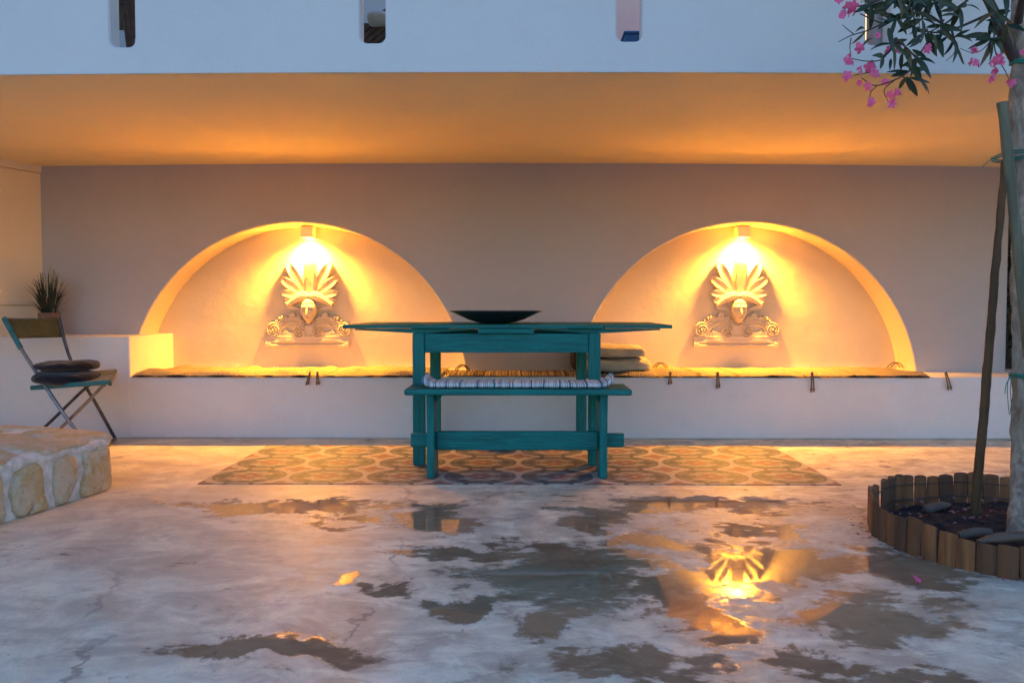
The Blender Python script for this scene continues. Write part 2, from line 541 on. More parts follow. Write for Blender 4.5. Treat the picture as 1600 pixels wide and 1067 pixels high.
M['bulb'] = glow("lamp_glass_glow", (1.0, 0.7, 0.35), 6.0)
M['lit'] = glow("lit_window_glow", (1.0, 0.55, 0.14), 0.16)

# ------------------------------------------------------------------ mesh helpers
class MB:
    def __init__(self):
        self.v, self.f, self.mi = [], [], []
        self.cur = 0

    def add(self, vs, fs):
        o = len(self.v)
        self.v.extend([tuple(p) for p in vs])
        self.f.extend([tuple(i + o for i in q) for q in fs])
        self.mi.extend([self.cur] * len(fs))
        return self

    def box(self, lo, hi, mat=None):
        (a, b, c), (d, e, g) = lo, hi
        vs = [(a, b, c), (d, b, c), (d, e, c), (a, e, c), (a, b, g), (d, b, g), (d, e, g), (a, e, g)]
        if mat is not None:
            vs = [mat @ Vector(p) for p in vs]
        return self.add(vs, [(0, 3, 2, 1), (4, 5, 6, 7), (0, 1, 5, 4), (1, 2, 6, 5), (2, 3, 7, 6), (3, 0, 4, 7)])

    def prism(self, poly, axis, lo, hi):
        """poly: 2-D outline, extruded along 'x', 'y' or 'z' from lo to hi"""
        n = len(poly)
        def mk(p, k):
            return {'x': (k, p[0], p[1]), 'y': (p[0], k, p[1]), 'z': (p[0], p[1], k)}[axis]
        vs = [mk(p, lo) for p in poly] + [mk(p, hi) for p in poly]
        fs = [tuple(range(n - 1, -1, -1)), tuple(range(n, 2 * n))]
        fs += [(i, (i + 1) % n, n + (i + 1) % n, n + i) for i in range(n)]
        return self.add(vs, fs)

    def tube(self, pts, rad, seg=10, cap=True, flat=1.0):
        pts = [Vector(p) for p in pts]
        n = len(pts)
        rads = rad if isinstance(rad, (list, tuple)) else [rad] * n
        vs, fs = [], []
        ref = None
        for i, p in enumerate(pts):
            t = (pts[min(i + 1, n - 1)] - pts[max(i - 1, 0)]).normalized()
            if ref is None:
                ref = Vector((0, 0, 1)) if abs(t.z) < 0.9 else Vector((1, 0, 0))
                ref = (ref - t * ref.dot(t)).normalized()
            else:
                ref = (ref - t * ref.dot(t)).normalized()
            b = t.cross(ref)
            for k in range(seg):
                a = 2 * PI * k / seg
                vs.append(p + ref * (math.cos(a) * rads[i]) + b * (math.sin(a) * rads[i] * flat))
        for i in range(n - 1):
            for k in range(seg):
                k2 = (k + 1) % seg
                fs.append((i * seg + k, i * seg + k2, (i + 1) * seg + k2, (i + 1) * seg + k))
        if cap:
            fs.append(tuple(range(seg - 1, -1, -1)))
            fs.append(tuple(range((n - 1) * seg, n * seg)))
        return self.add(vs, fs)

    def roughen(self, start, amp, fx, fz):
        for i in range(start, len(self.v)):
            p = Vector(self.v[i])
            n = Vector((noise.noise(Vector((p.x * fx, p.y * fx, p.z * fz))), noise.noise(Vector((p.y * fx + 7, p.x * fx, p.z * fz))), 0))
            self.v[i] = tuple(p + n * amp)
        return self

    def lathe(self, prof, centre, seg=48):
        cx, cy, cz = centre
        vs, fs = [], []
        for (r, z) in prof:
            for k in range(seg):
                a = 2 * PI * k / seg
                vs.append((cx + r * math.cos(a), cy + r * math.sin(a), cz + z))
        for i in range(len(prof) - 1):
            for k in range(seg):
                k2 = (k + 1) % seg
                fs.append((i * seg + k, i * seg + k2, (i + 1) * seg + k2, (i + 1) * seg + k))
        return self.add(vs, fs)

    def grid(self, nx, ny, fn):
        vs = [fn(i / nx, j / ny) for j in range(ny + 1) for i in range(nx + 1)]
        fs = []
        for j in range(ny):
            for i in range(nx):
                a = j * (nx + 1) + i
                fs.append((a, a + 1, a + nx + 2, a + nx + 1))
        return self.add(vs, fs)

    def cushion(self, c, half, e1=0.5, e2=0.35, wob=0.0, nu=56, nv=28, rot=0.0, seed=0.0):
        """superellipsoid pad"""
        def sp(x, e):
            return math.copysign(abs(x) ** e, x)
        vs, fs = [], []
        cr, sr = math.cos(rot), math.sin(rot)
        for j in range(nv + 1):
            ph = -PI / 2 + PI * j / nv
            for i in range(nu):
                th = 2 * PI * i / nu
                x = half[0] * sp(math.cos(ph), e1) * sp(math.cos(th), e2)
                y = half[1] * sp(math.cos(ph), e1) * sp(math.sin(th), e2)
                z = half[2] * sp(math.sin(ph), e1 * 1.0)
                if wob:
                    k = noise.noise(Vector((x * 7 + seed, y * 7, z * 16))) * wob
                    k += noise.noise(Vector((x * 22 + seed, y * 22, z * 40))) * wob * 0.35
                    x, y, z = x * (1 + k * 2), y * (1 + k * 2), z + k * 0.5
                vs.append((c[0] + x * cr - y * sr, c[1] + x * sr + y * cr, c[2] + z))
        for j in range(nv):
            for i in range(nu):
                i2 = (i + 1) % nu
                fs.append((j * nu + i, j * nu + i2, (j + 1) * nu + i2, (j + 1) * nu + i))
        return self.add(vs, fs)

    def build(self, name, mats, parent=None, smooth=35.0, bevel=0.0, seg=2, merge=True):
        me = bpy.data.meshes.new(name)
        me.from_pydata([tuple(p) for p in self.v], [], self.f)
        mats = mats if isinstance(mats, (list, tuple)) else [mats]
        for m in mats:
            me.materials.append(m)
        if len(mats) > 1:
            me.polygons.foreach_set("material_index", self.mi)
        bm = bmesh.new()
        bm.from_mesh(me)
        if merge:
            bmesh.ops.remove_doubles(bm, verts=bm.verts, dist=1e-5)
        bmesh.ops.recalc_face_normals(bm, faces=bm.faces)
        bm.to_mesh(me)
        bm.free()
        if smooth:
            me.polygons.foreach_set("use_smooth", [True] * len(me.polygons))
            me.set_sharp_from_angle(angle=R(smooth))
        o = bpy.data.objects.new(name, me)
        col.objects.link(o)
        if bevel:
            md = o.modifiers.new("bevel", 'BEVEL')
            md.width, md.segments, md.limit_method, md.angle_limit = bevel, seg, 'ANGLE', R(40)
            md.harden_normals = False
        if parent is not None:
            o.parent = parent
            o.matrix_parent_inverse = Matrix.Translation(-parent.location)
        return o


def tag(o, label=None, cat=None, group=None, kind=None):
    if label:
        o['label'] = label
    if cat:
        o['category'] = cat
    if group:
        o['group'] = group
    if kind:
        o['kind'] = kind
    return o


def empty(name, loc, label, cat, group=None):
    o = bpy.data.objects.new(name, None)
    o.empty_display_size = 0.1
    col.objects.link(o)
    o.location = loc
    return tag(o, label, cat, group)


# ------------------------------------------------------------------ the ground
FRONT, WALL, BACK, LIP = 5.64, 6.05, 6.35, 3.71
SEAT_Z, LEDGE_Z, CEIL_Z, TERR_Z = 0.405, 0.662, 1.836, 1.93

PUD = [(430, 792, 150, 9), (680, 808, 42, 15), (928, 808, 45, 17), (1100, 788, 120, 9), (1195, 832, 55, 7),
       (1145, 892, 55, 30), (1060, 925, 48, 40), (1110, 990, 60, 18), (1240, 880, 110, 22), (1410, 890, 75, 26),
       (1350, 965, 95, 30), (880, 900, 110, 42), (740, 858, 80, 12), (640, 858, 36, 10), (720, 945, 38, 16),
       (880, 968, 40, 22), (590, 935, 50, 9), (535, 918, 22, 14), (420, 1018, 130, 24), (990, 1040, 90, 24),
       (1280, 1035, 55, 20), (1410, 1050, 80, 20), (1000, 850, 45, 12), (560, 812, 60, 6), (486, 1008, 30, 14)]
puddles = []
for (u, v, a, b) in PUD:
    c0 = G(u, v)
    puddles.append((c0, max(0.03, (G(u + a, v) - c0).length), max(0.04, (G(u, v - b).y - G(u, v + b).y) / 2)))

fl = MB()
fl.grid(60, 60, lambda s, t: (-60 + 120 * s, -60 + 120 * t, 0))
floor = tag(fl.build("patio_floor", make_floor_material(puddles), smooth=0), kind='structure')
TX0, TX1, TY0, TY1 = -1.555, 1.545, 4.19, 5.36
tl = MB()
tl.box((TX0, TY0, -0.03), (TX1, TY1, 0.004))
tag(tl.build("tiled_floor", make_tile_material(TX0, TY0, (TX1 - TX0) / 8), smooth=0), kind='structure')

# ------------------------------------------------------------------ the house
house = empty("house", (0, WALL, 0), "whitewashed veranda house with two lit arched niches under a low overhang", "house")
ARCH_R, ARCH_Z = 1.168, 0.263
ARCHES = (-1.535, 1.566)
X_L, X_R = -3.305, 3.34


def ceil_z(x):
    return CEIL_Z - 0.0022 * x * x - 0.002 * x


# rear wall with two arched openings
wm = MB()
NSEG = 72
a0 = math.asin((SEAT_Z - 0.02 - ARCH_Z) / ARCH_R)
prof = [(0.010, 0.0), (0.005, 0.0015), (0.0015, 0.005), (0.0, 0.011)]


def arc(cx, r):
    out = []
    for i in range(NSEG + 1):
        a = PI - a0 - (PI - 2 * a0) * i / NSEG
        out.append((cx + r * math.cos(a), ARCH_Z + r * math.sin(a)))
    return out


xs_edges = []
def wall_quad(xa, xb, za0, zb0, y=WALL):
    wm.add([(xa, y, za0), (xb, y, zb0), (xb, y, ceil_z(xb) + 0.02), (xa, y, ceil_z(xa) + 0.02)], [(0, 1, 2, 3)])

cuts = [X_L]
for cx in ARCHES:
    A = arc(cx, ARCH_R + prof[0][0])
    xa, xb = cuts[-1], A[0][0]
    for k in range(6):
        wall_quad(xa + (xb - xa) * k / 6, xa + (xb - xa) * (k + 1) / 6, 0, 0)
    for i in range(NSEG):
        wall_quad(A[i][0], A[i + 1][0], A[i][1], A[i + 1][1])
    # below the opening, behind the built-in seat
    cuts.append(A[-1][0])
for k in range(6):
    xa, xb = cuts[-1], X_R
    wall_quad(xa + (xb - xa) * k / 6, xa + (xb - xa) * (k + 1) / 6, 0, 0)
# end of the wall and the passage beside it
wm.add([(X_R, WALL, 0), (X_R, 8.6, 0), (X_R, 8.6, 1.86), (X_R, WALL, 1.86)], [(0, 1, 2, 3)])
wm.build("rear_wall", M['shaded_wall'], house, smooth=30)

for cx in ARCHES:
    nm = MB()
    rows = [arc(cx, ARCH_R + dr) for dr, _ in prof] + [arc(cx, ARCH_R)]
    ys = [WALL + dy for _, dy in prof] + [BACK]
    for r in range(len(rows) - 1):
        for i in range(NSEG):
            p, q = rows[r], rows[r + 1]
            nm.add([(p[i][0], ys[r], p[i][1]), (p[i + 1][0], ys[r], p[i + 1][1]),
                    (q[i + 1][0], ys[r + 1], q[i + 1][1]), (q[i][0], ys[r + 1], q[i][1])], [(0, 1, 2, 3)])
    A = rows[-1]
    for i in range(NSEG):
        nm.add([(A[i][0], BACK, SEAT_Z - 0.02), (A[i + 1][0], BACK, SEAT_Z - 0.02), (A[i + 1][0], BACK, A[i + 1][1]), (A[i][0], BACK, A[i][1])], [(0, 1, 2, 3)])
    nm.build("niche", M['niche'], house, smooth=40)

# ceiling slab / terrace floor
cm = MB()
cm.grid(40, 16, lambda s, t: (-5.2 + 10.4 * s, LIP + 0.004 + (8.6 - LIP - 0.004) * t, ceil_z(-5.2 + 10.4 * s)))
cm.grid(4, 4, lambda s, t: (-5.2 + 10.4 * s, LIP + 0.10 + (8.6 - LIP - 0.1) * t, TERR_Z))
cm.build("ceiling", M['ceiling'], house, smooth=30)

# parapet with drain-like slots
SLOTS = [(-1.667, 1.944), (-0.615, 1.958), (0.458, 1.962), (1.494, 1.945)]
SW, ST, TOPZ = 0.053, 0.10, 3.0
pm = MB()


def slot_curve(cx, zb, off=0.0):
    w, r = SW + off, 0.03
    pts = [(cx - w, TOPZ)]
    for k in range(7):
        a = PI + PI / 2 * k / 6
        pts.append((cx - w + r + r * math.cos(a), zb - off + r + r * math.sin(a)))
    for k in range(7):
        a = 1.5 * PI + PI / 2 * k / 6
        pts.append((cx + w - r + r * math.cos(a), zb - off + r + r * math.sin(a)))
    pts.append((cx + w, TOPZ))
    return pts


def par_face(y, off):
    x = -5.2
    def q(xa, xb, za, zb, ta, tb):
        pm.add([(xa, y, za), (xb, y, zb), (xb, y, tb), (xa, y, ta)], [(0, 1, 2, 3)])
    for cx, zb in SLOTS + [(99, 0)]:
        C = slot_curve(cx, zb, off) if cx < 90 else None
        xe = C[0][0] if C else 5.2
        for k in range(8):
            xa, xb = x + (xe - x) * k / 8, x + (xe - x) * (k + 1) / 8
            q(xa, xb, ceil_z(xa), ceil_z(xb), TOPZ, TOPZ)
        if C:
            for i in range(1, len(C) - 2):
                if C[i + 1][0] - C[i][0] > 1e-6:
                    q(C[i][0], C[i + 1][0], ceil_z(C[i][0]), ceil_z(C[i + 1][0]), C[i][1], C[i + 1][1])
            x = C[-1][0]


par_face(LIP, 0.006)
par_face(LIP + ST, 0.006)
for cx, zb in SLOTS:
    Ca, Cb = slot_curve(cx, zb, 0.006), slot_curve(cx, zb, 0.0)
    for (c1, y1, c2, y2) in ((Ca, LIP, Cb, LIP + 0.008), (Cb, LIP + 0.008, Cb, LIP + ST - 0.008), (Cb, LIP + ST - 0.008, Ca, LIP + ST)):
        for i in range(len(c1) - 1):
            pm.add([(c1[i][0], y1, c1[i][1]), (c1[i + 1][0], y1, c1[i + 1][1]), (c2[i + 1][0], y2, c2[i + 1][1]), (c2[i][0], y2, c2[i][1])], [(0, 1, 2, 3)])
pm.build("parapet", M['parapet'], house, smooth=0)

# left wing: slanted side wall with a shallow ledge line
sm = MB()
SX0, SY0 = X_L, WALL
SX1, SY1 = -4.05, 3.9
def side(off, z0, z1):
    d = Vector((SX1 - SX0, SY1 - SY0, 0)).normalized()
    nrm = Vector((-d.y, d.x, 0))
    nrm = nrm if nrm.x < 0 else -nrm
    a, b = Vector((SX0, SY0, 0)) - nrm * off - d * 0.02, Vector((SX1, SY1, 0)) - nrm * off
    c, e = b + nrm * (0.25 + off), a + nrm * (0.25 + off)
    sm.add([(p.x, p.y, z) for z in (z0, z1) for p in (a, b, c, e)],
           [(0, 1, 2, 3), (4, 5, 6, 7), (0, 1, 5, 4), (1, 2, 6, 5), (2, 3, 7, 6), (3, 0, 4, 7)])
side(0.004, 0.866, CEIL_Z - 0.066)
side(0.0, 0, 0.860)
side(-0.012, 0.8, CEIL_Z - 0.02)
side(0.012, CEIL_Z - 0.063, CEIL_Z + 0.03)
sm.build("side_wall", M['cream'], house, smooth=30, bevel=0.004)

# built-in seat
bm_ = MB()
bm_.box((-2.54, FRONT, 0), (5.0, BACK + 0.02, SEAT_Z))
bm_.build("built_in_seat", M['plaster'], house, bevel=0.014, seg=3)
bm_ = MB()
bm_.box((-3.9, FRONT - 0.002, 0), (-2.52, BACK + 0.02, LEDGE_Z))
bm_.build("raised_ledge", M['plaster'], house, bevel=0.012, seg=3)
# passage at the right end and upper storey
um = MB()
um.box((4.15, WALL - 0.1, 0), (4.4, 8.6, 1.84))
um.box((X_R, 8.6, 0), (4.4, 8.8, 1.84))
um.build("passage_wall", M['upper'], house, smooth=0)
um = MB()
um.box((-5.2, WALL, TERR_Z), (0.62, WALL + 0.25, 4.4))
um.box((1.6, WALL, TERR_Z), (5.2, WALL + 0.25, 4.4))
um.build("upper_wall", M['upper'], house, smooth=0)
um = MB()
um.box((0.55, WALL - 0.25, TERR_Z), (1.6, WALL - 0.02, 4.4))
um.build("chimney_breast", M['pink'], house, smooth=0, bevel=0.01)
um = MB()
p0 = P(1353, 0, 3.93)
um.box((p0.x, 3.83, TERR_Z), (p0.x + 0.22, 3.93, 3.6))
um.build("pillar", M['upper'], house, bevel=0.01)
# ------------------------------------------------------------------ wall lamps in the niches
LAMPS = [(-1.513, "glowing wall lamp above the carved plaque in the arched niche behind the folding chair side", ),
         (1.586, "glowing wall lamp above the carved plaque in the arched niche beside the tree")]
for cx, lab in ((-1.513, "downward wall lamp at the top of the arch nearer the folding chair"),
                (1.586, "downward wall lamp at the top of the arch nearer the oleander tree")):
    t = empty("wall_lamp", (cx, BACK, 1.34), lab, "wall lamp", "wall lamps in the arched niches")
    m = MB()
    w, d, z0, z1 = 0.045, 0.115, 1.345, 1.425
    th = 0.006
    m.box((cx - w, BACK - d, z0), (cx - w + th, BACK - 0.001, z1))
    m.box((cx + w - th, BACK - d, z0), (cx + w, BACK - 0.001, z1))
    m.box((cx - w + th, BACK - d, z0), (cx + w - th, BACK - d + th, z1))
    m.box((cx - w + th, BACK - d + th, z1 - th), (cx + w - th, BACK - 0.001, z1))
    m.build("shade", M['sconce'], t, smooth=0, merge=False)
    m = MB()
    m.lathe([(0.0, -0.012), (0.014, -0.010), (0.022, 0.002), (0.022, 0.02), (0.015, 0.05), (0.0, 0.06)], (cx, BACK - 0.06, z0 + 0.012), 20)
    m.build("bulb", M['bulb'], t, smooth=80)
    ld = bpy.data.lights.new("lamp_light", 'SPOT')
    ld.energy = LAMP_POWER
    ld.color = LAMP_COLOR
    ld.spot_size = R(152)
    ld.spot_blend = 1.0
    ld.shadow_soft_size = 0.04
    lo = bpy.data.objects.new("lamp_light", ld)
    col.objects.link(lo)
    lo.parent = t
    lo.matrix_parent_inverse = Matrix.Translation(-t.location)
    lo.location = (cx, BACK - 0.078, z0 - 0.010)
    lo.rotation_euler = (0, 0, 0)

# ------------------------------------------------------------------ carved plaques
K = 0.000948
def petal(X, Y, b, tip, W, H, mirror=468, t_rise=0.75, rim=0.35):
    out = np.zeros_like(X)
    for mx in ((False, True) if mirror else (False,)):
        bx, tx = (b[0], tip[0]) if not mx else (2 * mirror - b[0], 2 * mirror - tip[0])
        dx, dy = tx - bx, tip[1] - b[1]
        L = math.hypot(dx, dy)
        ux, uy = dx / L, dy / L
        t = ((X - bx) * ux + (Y - b[1]) * uy) / L
        lat = (X - bx) * (-uy) + (Y - b[1]) * ux
        tc = np.clip(t, 1e-4, 1)
        w = W * np.clip(tc, 0.05, 1) ** 0.55 * np.clip(1 - tc ** 3.4, 0, 1) ** 0.62 * 1.22
        s = np.abs(lat) / np.maximum(w, 1e-3)
        ins = (t > 0) & (t < 1) & (s < 1)
        sc = np.clip(s, 0, 1)
        h = H * ((1 - rim) + rim * sc ** 2.2 ) * np.sqrt(np.clip(1 - sc ** 9, 0, 1))
        h = h * (1 - t_rise * 0.5 + t_rise * tc) * np.clip((1 - tc ** 16), 0.4, 1)
        out = np.maximum(out, np.where(ins, h, 0))
    return out


def hf_mesh(name, fn, x0, x1, y0, y1, step, mat, parent, depth=0.6):
    xs = np.arange(x0, x1 + step, step)
    ys = np.arange(y0, y1 + step, step)
    X, Y = np.meshgrid(xs, ys)
    H = fn(X, Y)
    ny, nx = H.shape
    m = MB()
    idx = -np.ones((ny, nx, 2), int)
    vs, fs = [], []
    solid = H > 0.002
    cell = solid[:-1, :-1] & solid[1:, :-1] & solid[:-1, 1:] & solid[1:, 1:]
    def vid(j, i, k):
        if idx[j, i, k] < 0:
            idx[j, i, k] = len(vs)
            h = H[j, i] if k == 0 else 0.0
            vs.append(((X[j, i] - 460) * K, -h * depth if k == 0 else 0.004, (985 - Y[j, i]) * K))
        return int(idx[j, i, k])
    for j in range(ny - 1):
        for i in range(nx - 1):
            if not cell[j, i]:
                continue
            fs.append((vid(j, i, 0), vid(j, i + 1, 0), vid(j + 1, i + 1, 0), vid(j + 1, i, 0)))
            for (dj, di, e0, e1) in ((-1, 0, (j, i), (j, i + 1)), (1, 0, (j + 1, i + 1), (j + 1, i)), (0, -1, (j + 1, i), (j, i)), (0, 1, (j, i + 1), (j + 1, i + 1))):
                jj, ii = j + dj, i + di
                if jj < 0 or ii < 0 or jj >= ny - 1 or ii >= nx - 1 or not cell[jj, ii]:
                    fs.append((vid(*e0, 0), vid(*e0, 1), vid(*e1, 1), vid(*e1, 0)))
    m.add(vs, fs)
    o = m.build(name, mat, None, smooth=55, merge=False)
    o.parent = parent
    return o


def f_palm(X, Y):
    h = np.zeros_like(X)
    for a in (((400, 700), (284, 678), 26, 0.04), ((432, 610), (262, 634), 34, 0.055), ((432, 600), (244, 566), 40, 0.06),
              ((434, 590), (254, 458), 50, 0.066), ((442, 580), (306, 340), 56, 0.072)):
        h = np.maximum(h, petal(X, Y, *a, rim=0.3))
    h = np.maximum(h, petal(X, Y, (476, 640), (478, 284), 62, 0.084, mirror=None, rim=0.12))
    # two drooping leaves that meet above the forehead
    for sg in (1, -1):
        x = (X - 468) * sg
        cl = 570 + 0.0032 * (x - 18) ** 2 + 0.0 * x          # centre line
        wd = 40 * np.sqrt(np.clip((x + 4) / 40, 0, 1)) * np.sqrt(np.clip(1 - (x / 176) ** 3, 0, 1))
        sl = (Y - cl - 22) / np.maximum(wd, 1e-3)
        ins = (x > -4) & (x < 174) & (np.abs(sl) < 1)
        h = np.maximum(h, np.where(ins, 0.100 * (1 - 0.35 * np.clip(x / 170, 0, 1)) * np.sqrt(np.clip(1 - 0.75 * sl ** 2, 0, 1)) + 0.008 * np.exp(-((sl + 0.72) / 0.12) ** 2), 0))
    fill = np.where(((X - 468) / 95) ** 2 + ((Y - 590) / 120) ** 2 < 1, 0.03, 0)
    return np.maximum(h, fill)


def f_head(X, Y):
    x, y = (X - 466) / 60, (Y - 705)
    yy = np.where(y < 0, y / 95, y / 98)
    wf = np.where(y > 0, 1 - 0.38 * np.clip(y / 98, 0, 1) ** 1.6, 1.0)
    d = (x / wf) ** 2 + yy ** 2
    h = np.where(d < 1, 0.04 + 0.085 * np.sqrt(np.clip(1 - d, 0, 1)), 0)
    ax = np.abs(X - 466)
    def g(cx, cy, sx, sy):
        return np.exp(-((ax - cx) / sx) ** 2 - ((Y - cy) / sy) ** 2)
    nose = np.exp(-(ax / 7.5) ** 2) * np.clip((Y - 672) / 60, 0, 1) * np.where(Y > 735, np.exp(-((Y - 735) / 5) ** 2), 1)
    f = 0.030 * nose + 0.016 * np.exp(-((Y - (672 + ax * 0.10)) / 6) ** 2) * np.exp(-((ax - 24) / 20) ** 2)
    f -= 0.020 * g(23, 692, 14, 9)
    f += 0.009 * g(23, 693, 8, 5)
    f -= 0.010 * np.exp(-((Y - 758) / 2.5) ** 2) * np.exp(-(ax / 17) ** 2)
    f += 0.010 * np.exp(-((Y - 751) / 4) ** 2) * np.exp(-(ax / 13) ** 2) + 0.011 * np.exp(-((Y - 765) / 4) ** 2) * np.exp(-(ax / 11) ** 2)
    f += 0.008 * g(0, 786, 14, 10)
    f += 0.010 * np.where(Y < 648, 1, 0) * (0.6 + 0.4 * np.cos(ax * 0.35))     # hair band
    return np.where(h > 0, np.maximum(h + f, 0.01), 0)


def f_scroll(X, Y):
    h = np.zeros_like(X)
    ax = np.abs(X - 458)
    prof_y = 800 - 40 * np.exp(-((ax - 150) / 80) ** 2) + 20 * np.exp(-(ax / 40) ** 2)
    low = np.where((Y > prof_y) & (Y < 905) & (X > 150) & (X < 760), 0.026, 0)
    h = np.maximum(h, low)
    base = np.where((X > 131) & (X < 766) & (Y > 900) & (Y < 985), 1.0, 0)
    bprof = 0.040 + 0.018 * np.clip((Y - 925) / 30, 0, 1) - 0.026 * np.exp(-((Y - 956) / 5) ** 2) * np.where((X > 165) & (X < 735), 1, 0)
    h = np.maximum(h, base * bprof)
    mound = 0.04 * np.exp(-((ax - 165) / 60) ** 2) * np.clip((960 - Y) / 30, 0, 1) * np.where((Y > 870) & (Y < 950), 1, 0)
    h = h + mound * (h > 0)
    # curling stalk between each pair of scrolls
    for sg in (1, -1):
        x = (X - 458) * sg
        for q in range(4):
            r = np.hypot(x - 128, Y - 905)
            R0 = 96 + q * 17
            band = np.where((np.abs(r - R0) < 8) & (Y < 905) & (x > 30) & (x < 250), 0.030 + 0.022 * np.sqrt(np.clip(1 - ((r - R0) / 8) ** 2, 0, 1)), 0)
            h = np.maximum(h, band)
    for (cx, cy, Rr, sg, H) in ((192, 850, 64, 1, 0.056), (724, 850, 60, -1, 0.056), (382, 868, 52, -1, 0.062), (532, 868, 52, 1, 0.062)):
        dx, dy = (X - cx) * sg, Y - cy
        r = np.hypot(dx, dy)
        th = np.arctan2(dy, dx)
        sp = 0.5 + 0.5 * np.cos(2 * PI * (r / 19 - th / (2 * PI)))
        hh = np.where(r < Rr, (H * 0.5 + H * 0.55 * sp + 0.016 * np.exp(-(r / 8) ** 2)) * np.sqrt(np.clip(1.05 - (r / Rr) ** 8, 0.1, 1)), 0)
        h = np.maximum(h, hh)
    # small leaves rising above the scrolls
    for a in (((345, 800), (330, 716), 32, 0.062), ((372, 812), (386, 742), 24, 0.056), ((292, 800), (282, 742), 13, 0.066),
              ((275, 805), (258, 738), 13, 0.064), ((255, 812), (236, 748), 13, 0.06), ((232, 820), (210, 772), 13, 0.056),
              ((262, 905), (292, 852), 24, 0.06), ((312, 800), (306, 752), 12, 0.064)):
        h = np.maximum(h, petal(X, Y, *a, mirror=460))
    return h


plaque0 = None
for cx, lab in ((-1.525, "carved leaf and face plaque in the arch nearer the folding chair"),
                (1.568, "carved leaf and face plaque in the arch nearer the oleander tree")):
    t = empty("wall_plaque", (cx, BACK, 0.561), lab, "plaque", "carved plaques in the niches")
    if plaque0 is None:
        parts = [hf_mesh("scroll_base", f_scroll, 126, 792, 700, 990, 3.0, M['gypsum'], t),
                 hf_mesh("palmette", f_palm, 236, 700, 280, 720, 3.0, M['gypsum'], t, 0.72),
                 hf_mesh("carved_face", f_head, 400, 532, 604, 808, 2.4, M['gypsum'], t, 0.85)]
        plaque0 = parts
    else:
        for p in plaque0:
            c = p.copy()
            col.objects.link(c)
            c.parent = t

# ------------------------------------------------------------------ rag rugs on the built-in seat
def rug(xa, xb, ya, yb, mat, label, amp, seed, hang=0.003, edge=True, tass=()):
    t = empty("rag_rug", ((xa + xb) / 2, (ya + yb) / 2, SEAT_Z), label, "rug", "rag rugs on the built-in seat")
    nx, ny = int((xb - xa) / 0.009), 22
    def fn(s, q):
        x = xa + (xb - xa) * s
        n1 = noise.noise(Vector((x * 4, seed, 0))) * 0.010
        n2 = noise.noise(Vector((x * 13, seed + 5, q * 2)))
        y = ya + (yb - ya) * q + (n1 + n2 * 0.005) * (1 - q) * 2
        rib = 0.0025 * math.sin(x * 2 * PI / 0.026 + 3 * noise.noise(Vector((x * 2, q * 3, seed))))
        z = SEAT_Z + 0.013 + rib + amp * max(0, noise.noise(Vector((x * 6 + q * 2, q * 2.2, seed + 9)))) + 0.006 * n2
        if q < 0.001:
            z = SEAT_Z - hang + 0.008 * n2
            y = min(y, FRONT - 0.004)
        elif q < 0.06:
            z -= 0.004
        return (x, y, max(z, SEAT_Z + 0.004) if q > 0.05 else z)
    m = MB()
    m.grid(nx, ny, fn)
    m.build("weave", mat, t, smooth=60)
    if edge:
        m = MB()
        def fe(s, q):
            x = xa + (xb - xa) * s
            n = noise.noise(Vector((x * 9, seed + 20, 0)))
            n3 = noise.noise(Vector((x * 31, seed + 22, 0)))
            drop = 0.020 * max(0.0, n + 0.02) + 0.005 * max(n3, 0)
            return (x, FRONT - 0.010 - 0.004 * n3 - 0.004 * q, SEAT_Z + 0.004 - (0.005 + drop) * q + 0.6 * drop)
        m.grid(nx, 3, fe)
        m.build("bound_edge", M['rug_edge'], t, smooth=60)
    for (x, y, L, sw) in tass:
        m = MB()
        for k in range(2):
            dx = (k - 0.5) * 0.010
            pts = []
            if y < FRONT + 0.05:
                for i in range(9):
                    q = i / 8
                    pts.append((x + dx * (0.6 + q) + sw * q, FRONT - 0.018 - 0.006 * math.sin(q * 3) - 0.004 * k, SEAT_Z + 0.03 - (L + 0.03) * q + 0.004 * k))
                m.tube(pts, [0.0045] * 6 + [0.005, 0.0075, 0.003], 7)
        if y >= FRONT + 0.05:
            for k in range(2):
                pts = [(x + (i / 8 - 0.5) * 0.09 + k * 0.015, y - k * 0.02, SEAT_Z + 0.02 + 0.035 * math.sin(i / 8 * PI)) for i in range(9)]
                m.tube(pts, 0.004, 7)
        m.build("tassel", M['rope'], t, smooth=60)
    return t


def sx(u, Y=FRONT):
    return P(u, 585, Y).x


rug(-2.505, sx(690), FRONT - 0.006, 6.30, M['cream_rug'], "long cream rag rug on the seat in the arch nearer the folding chair", 0.034, 1.3,
    tass=((sx(486), FRONT, 0.055, -0.02), (sx(497), FRONT, 0.055, 0.004), (sx(722, 6.0), 5.95, 0, 0)))
rug(sx(694), sx(903), FRONT + 0.02, 6.0, M['dark_rug'], "dark striped rag rug on the seat directly behind the teal table", 0.012, 4.1, hang=-0.006, edge=False)
rug(sx(907), sx(1452), FRONT - 0.006, 6.30, M['cream_rug'], "cream tasselled rag rug on the seat in the arch nearer the tree", 0.034, 7.7,
    tass=((sx(1046), FRONT, 0.05, 0.0), (sx(1120), FRONT, 0.075, 0.004), (sx(1267), FRONT, 0.10, 0.006), (sx(1475), FRONT, 0.085, 0.03), (sx(1030, 6.2), 6.2, 0, 0), (sx(1400, 6.2), 6.24, 0, 0)))

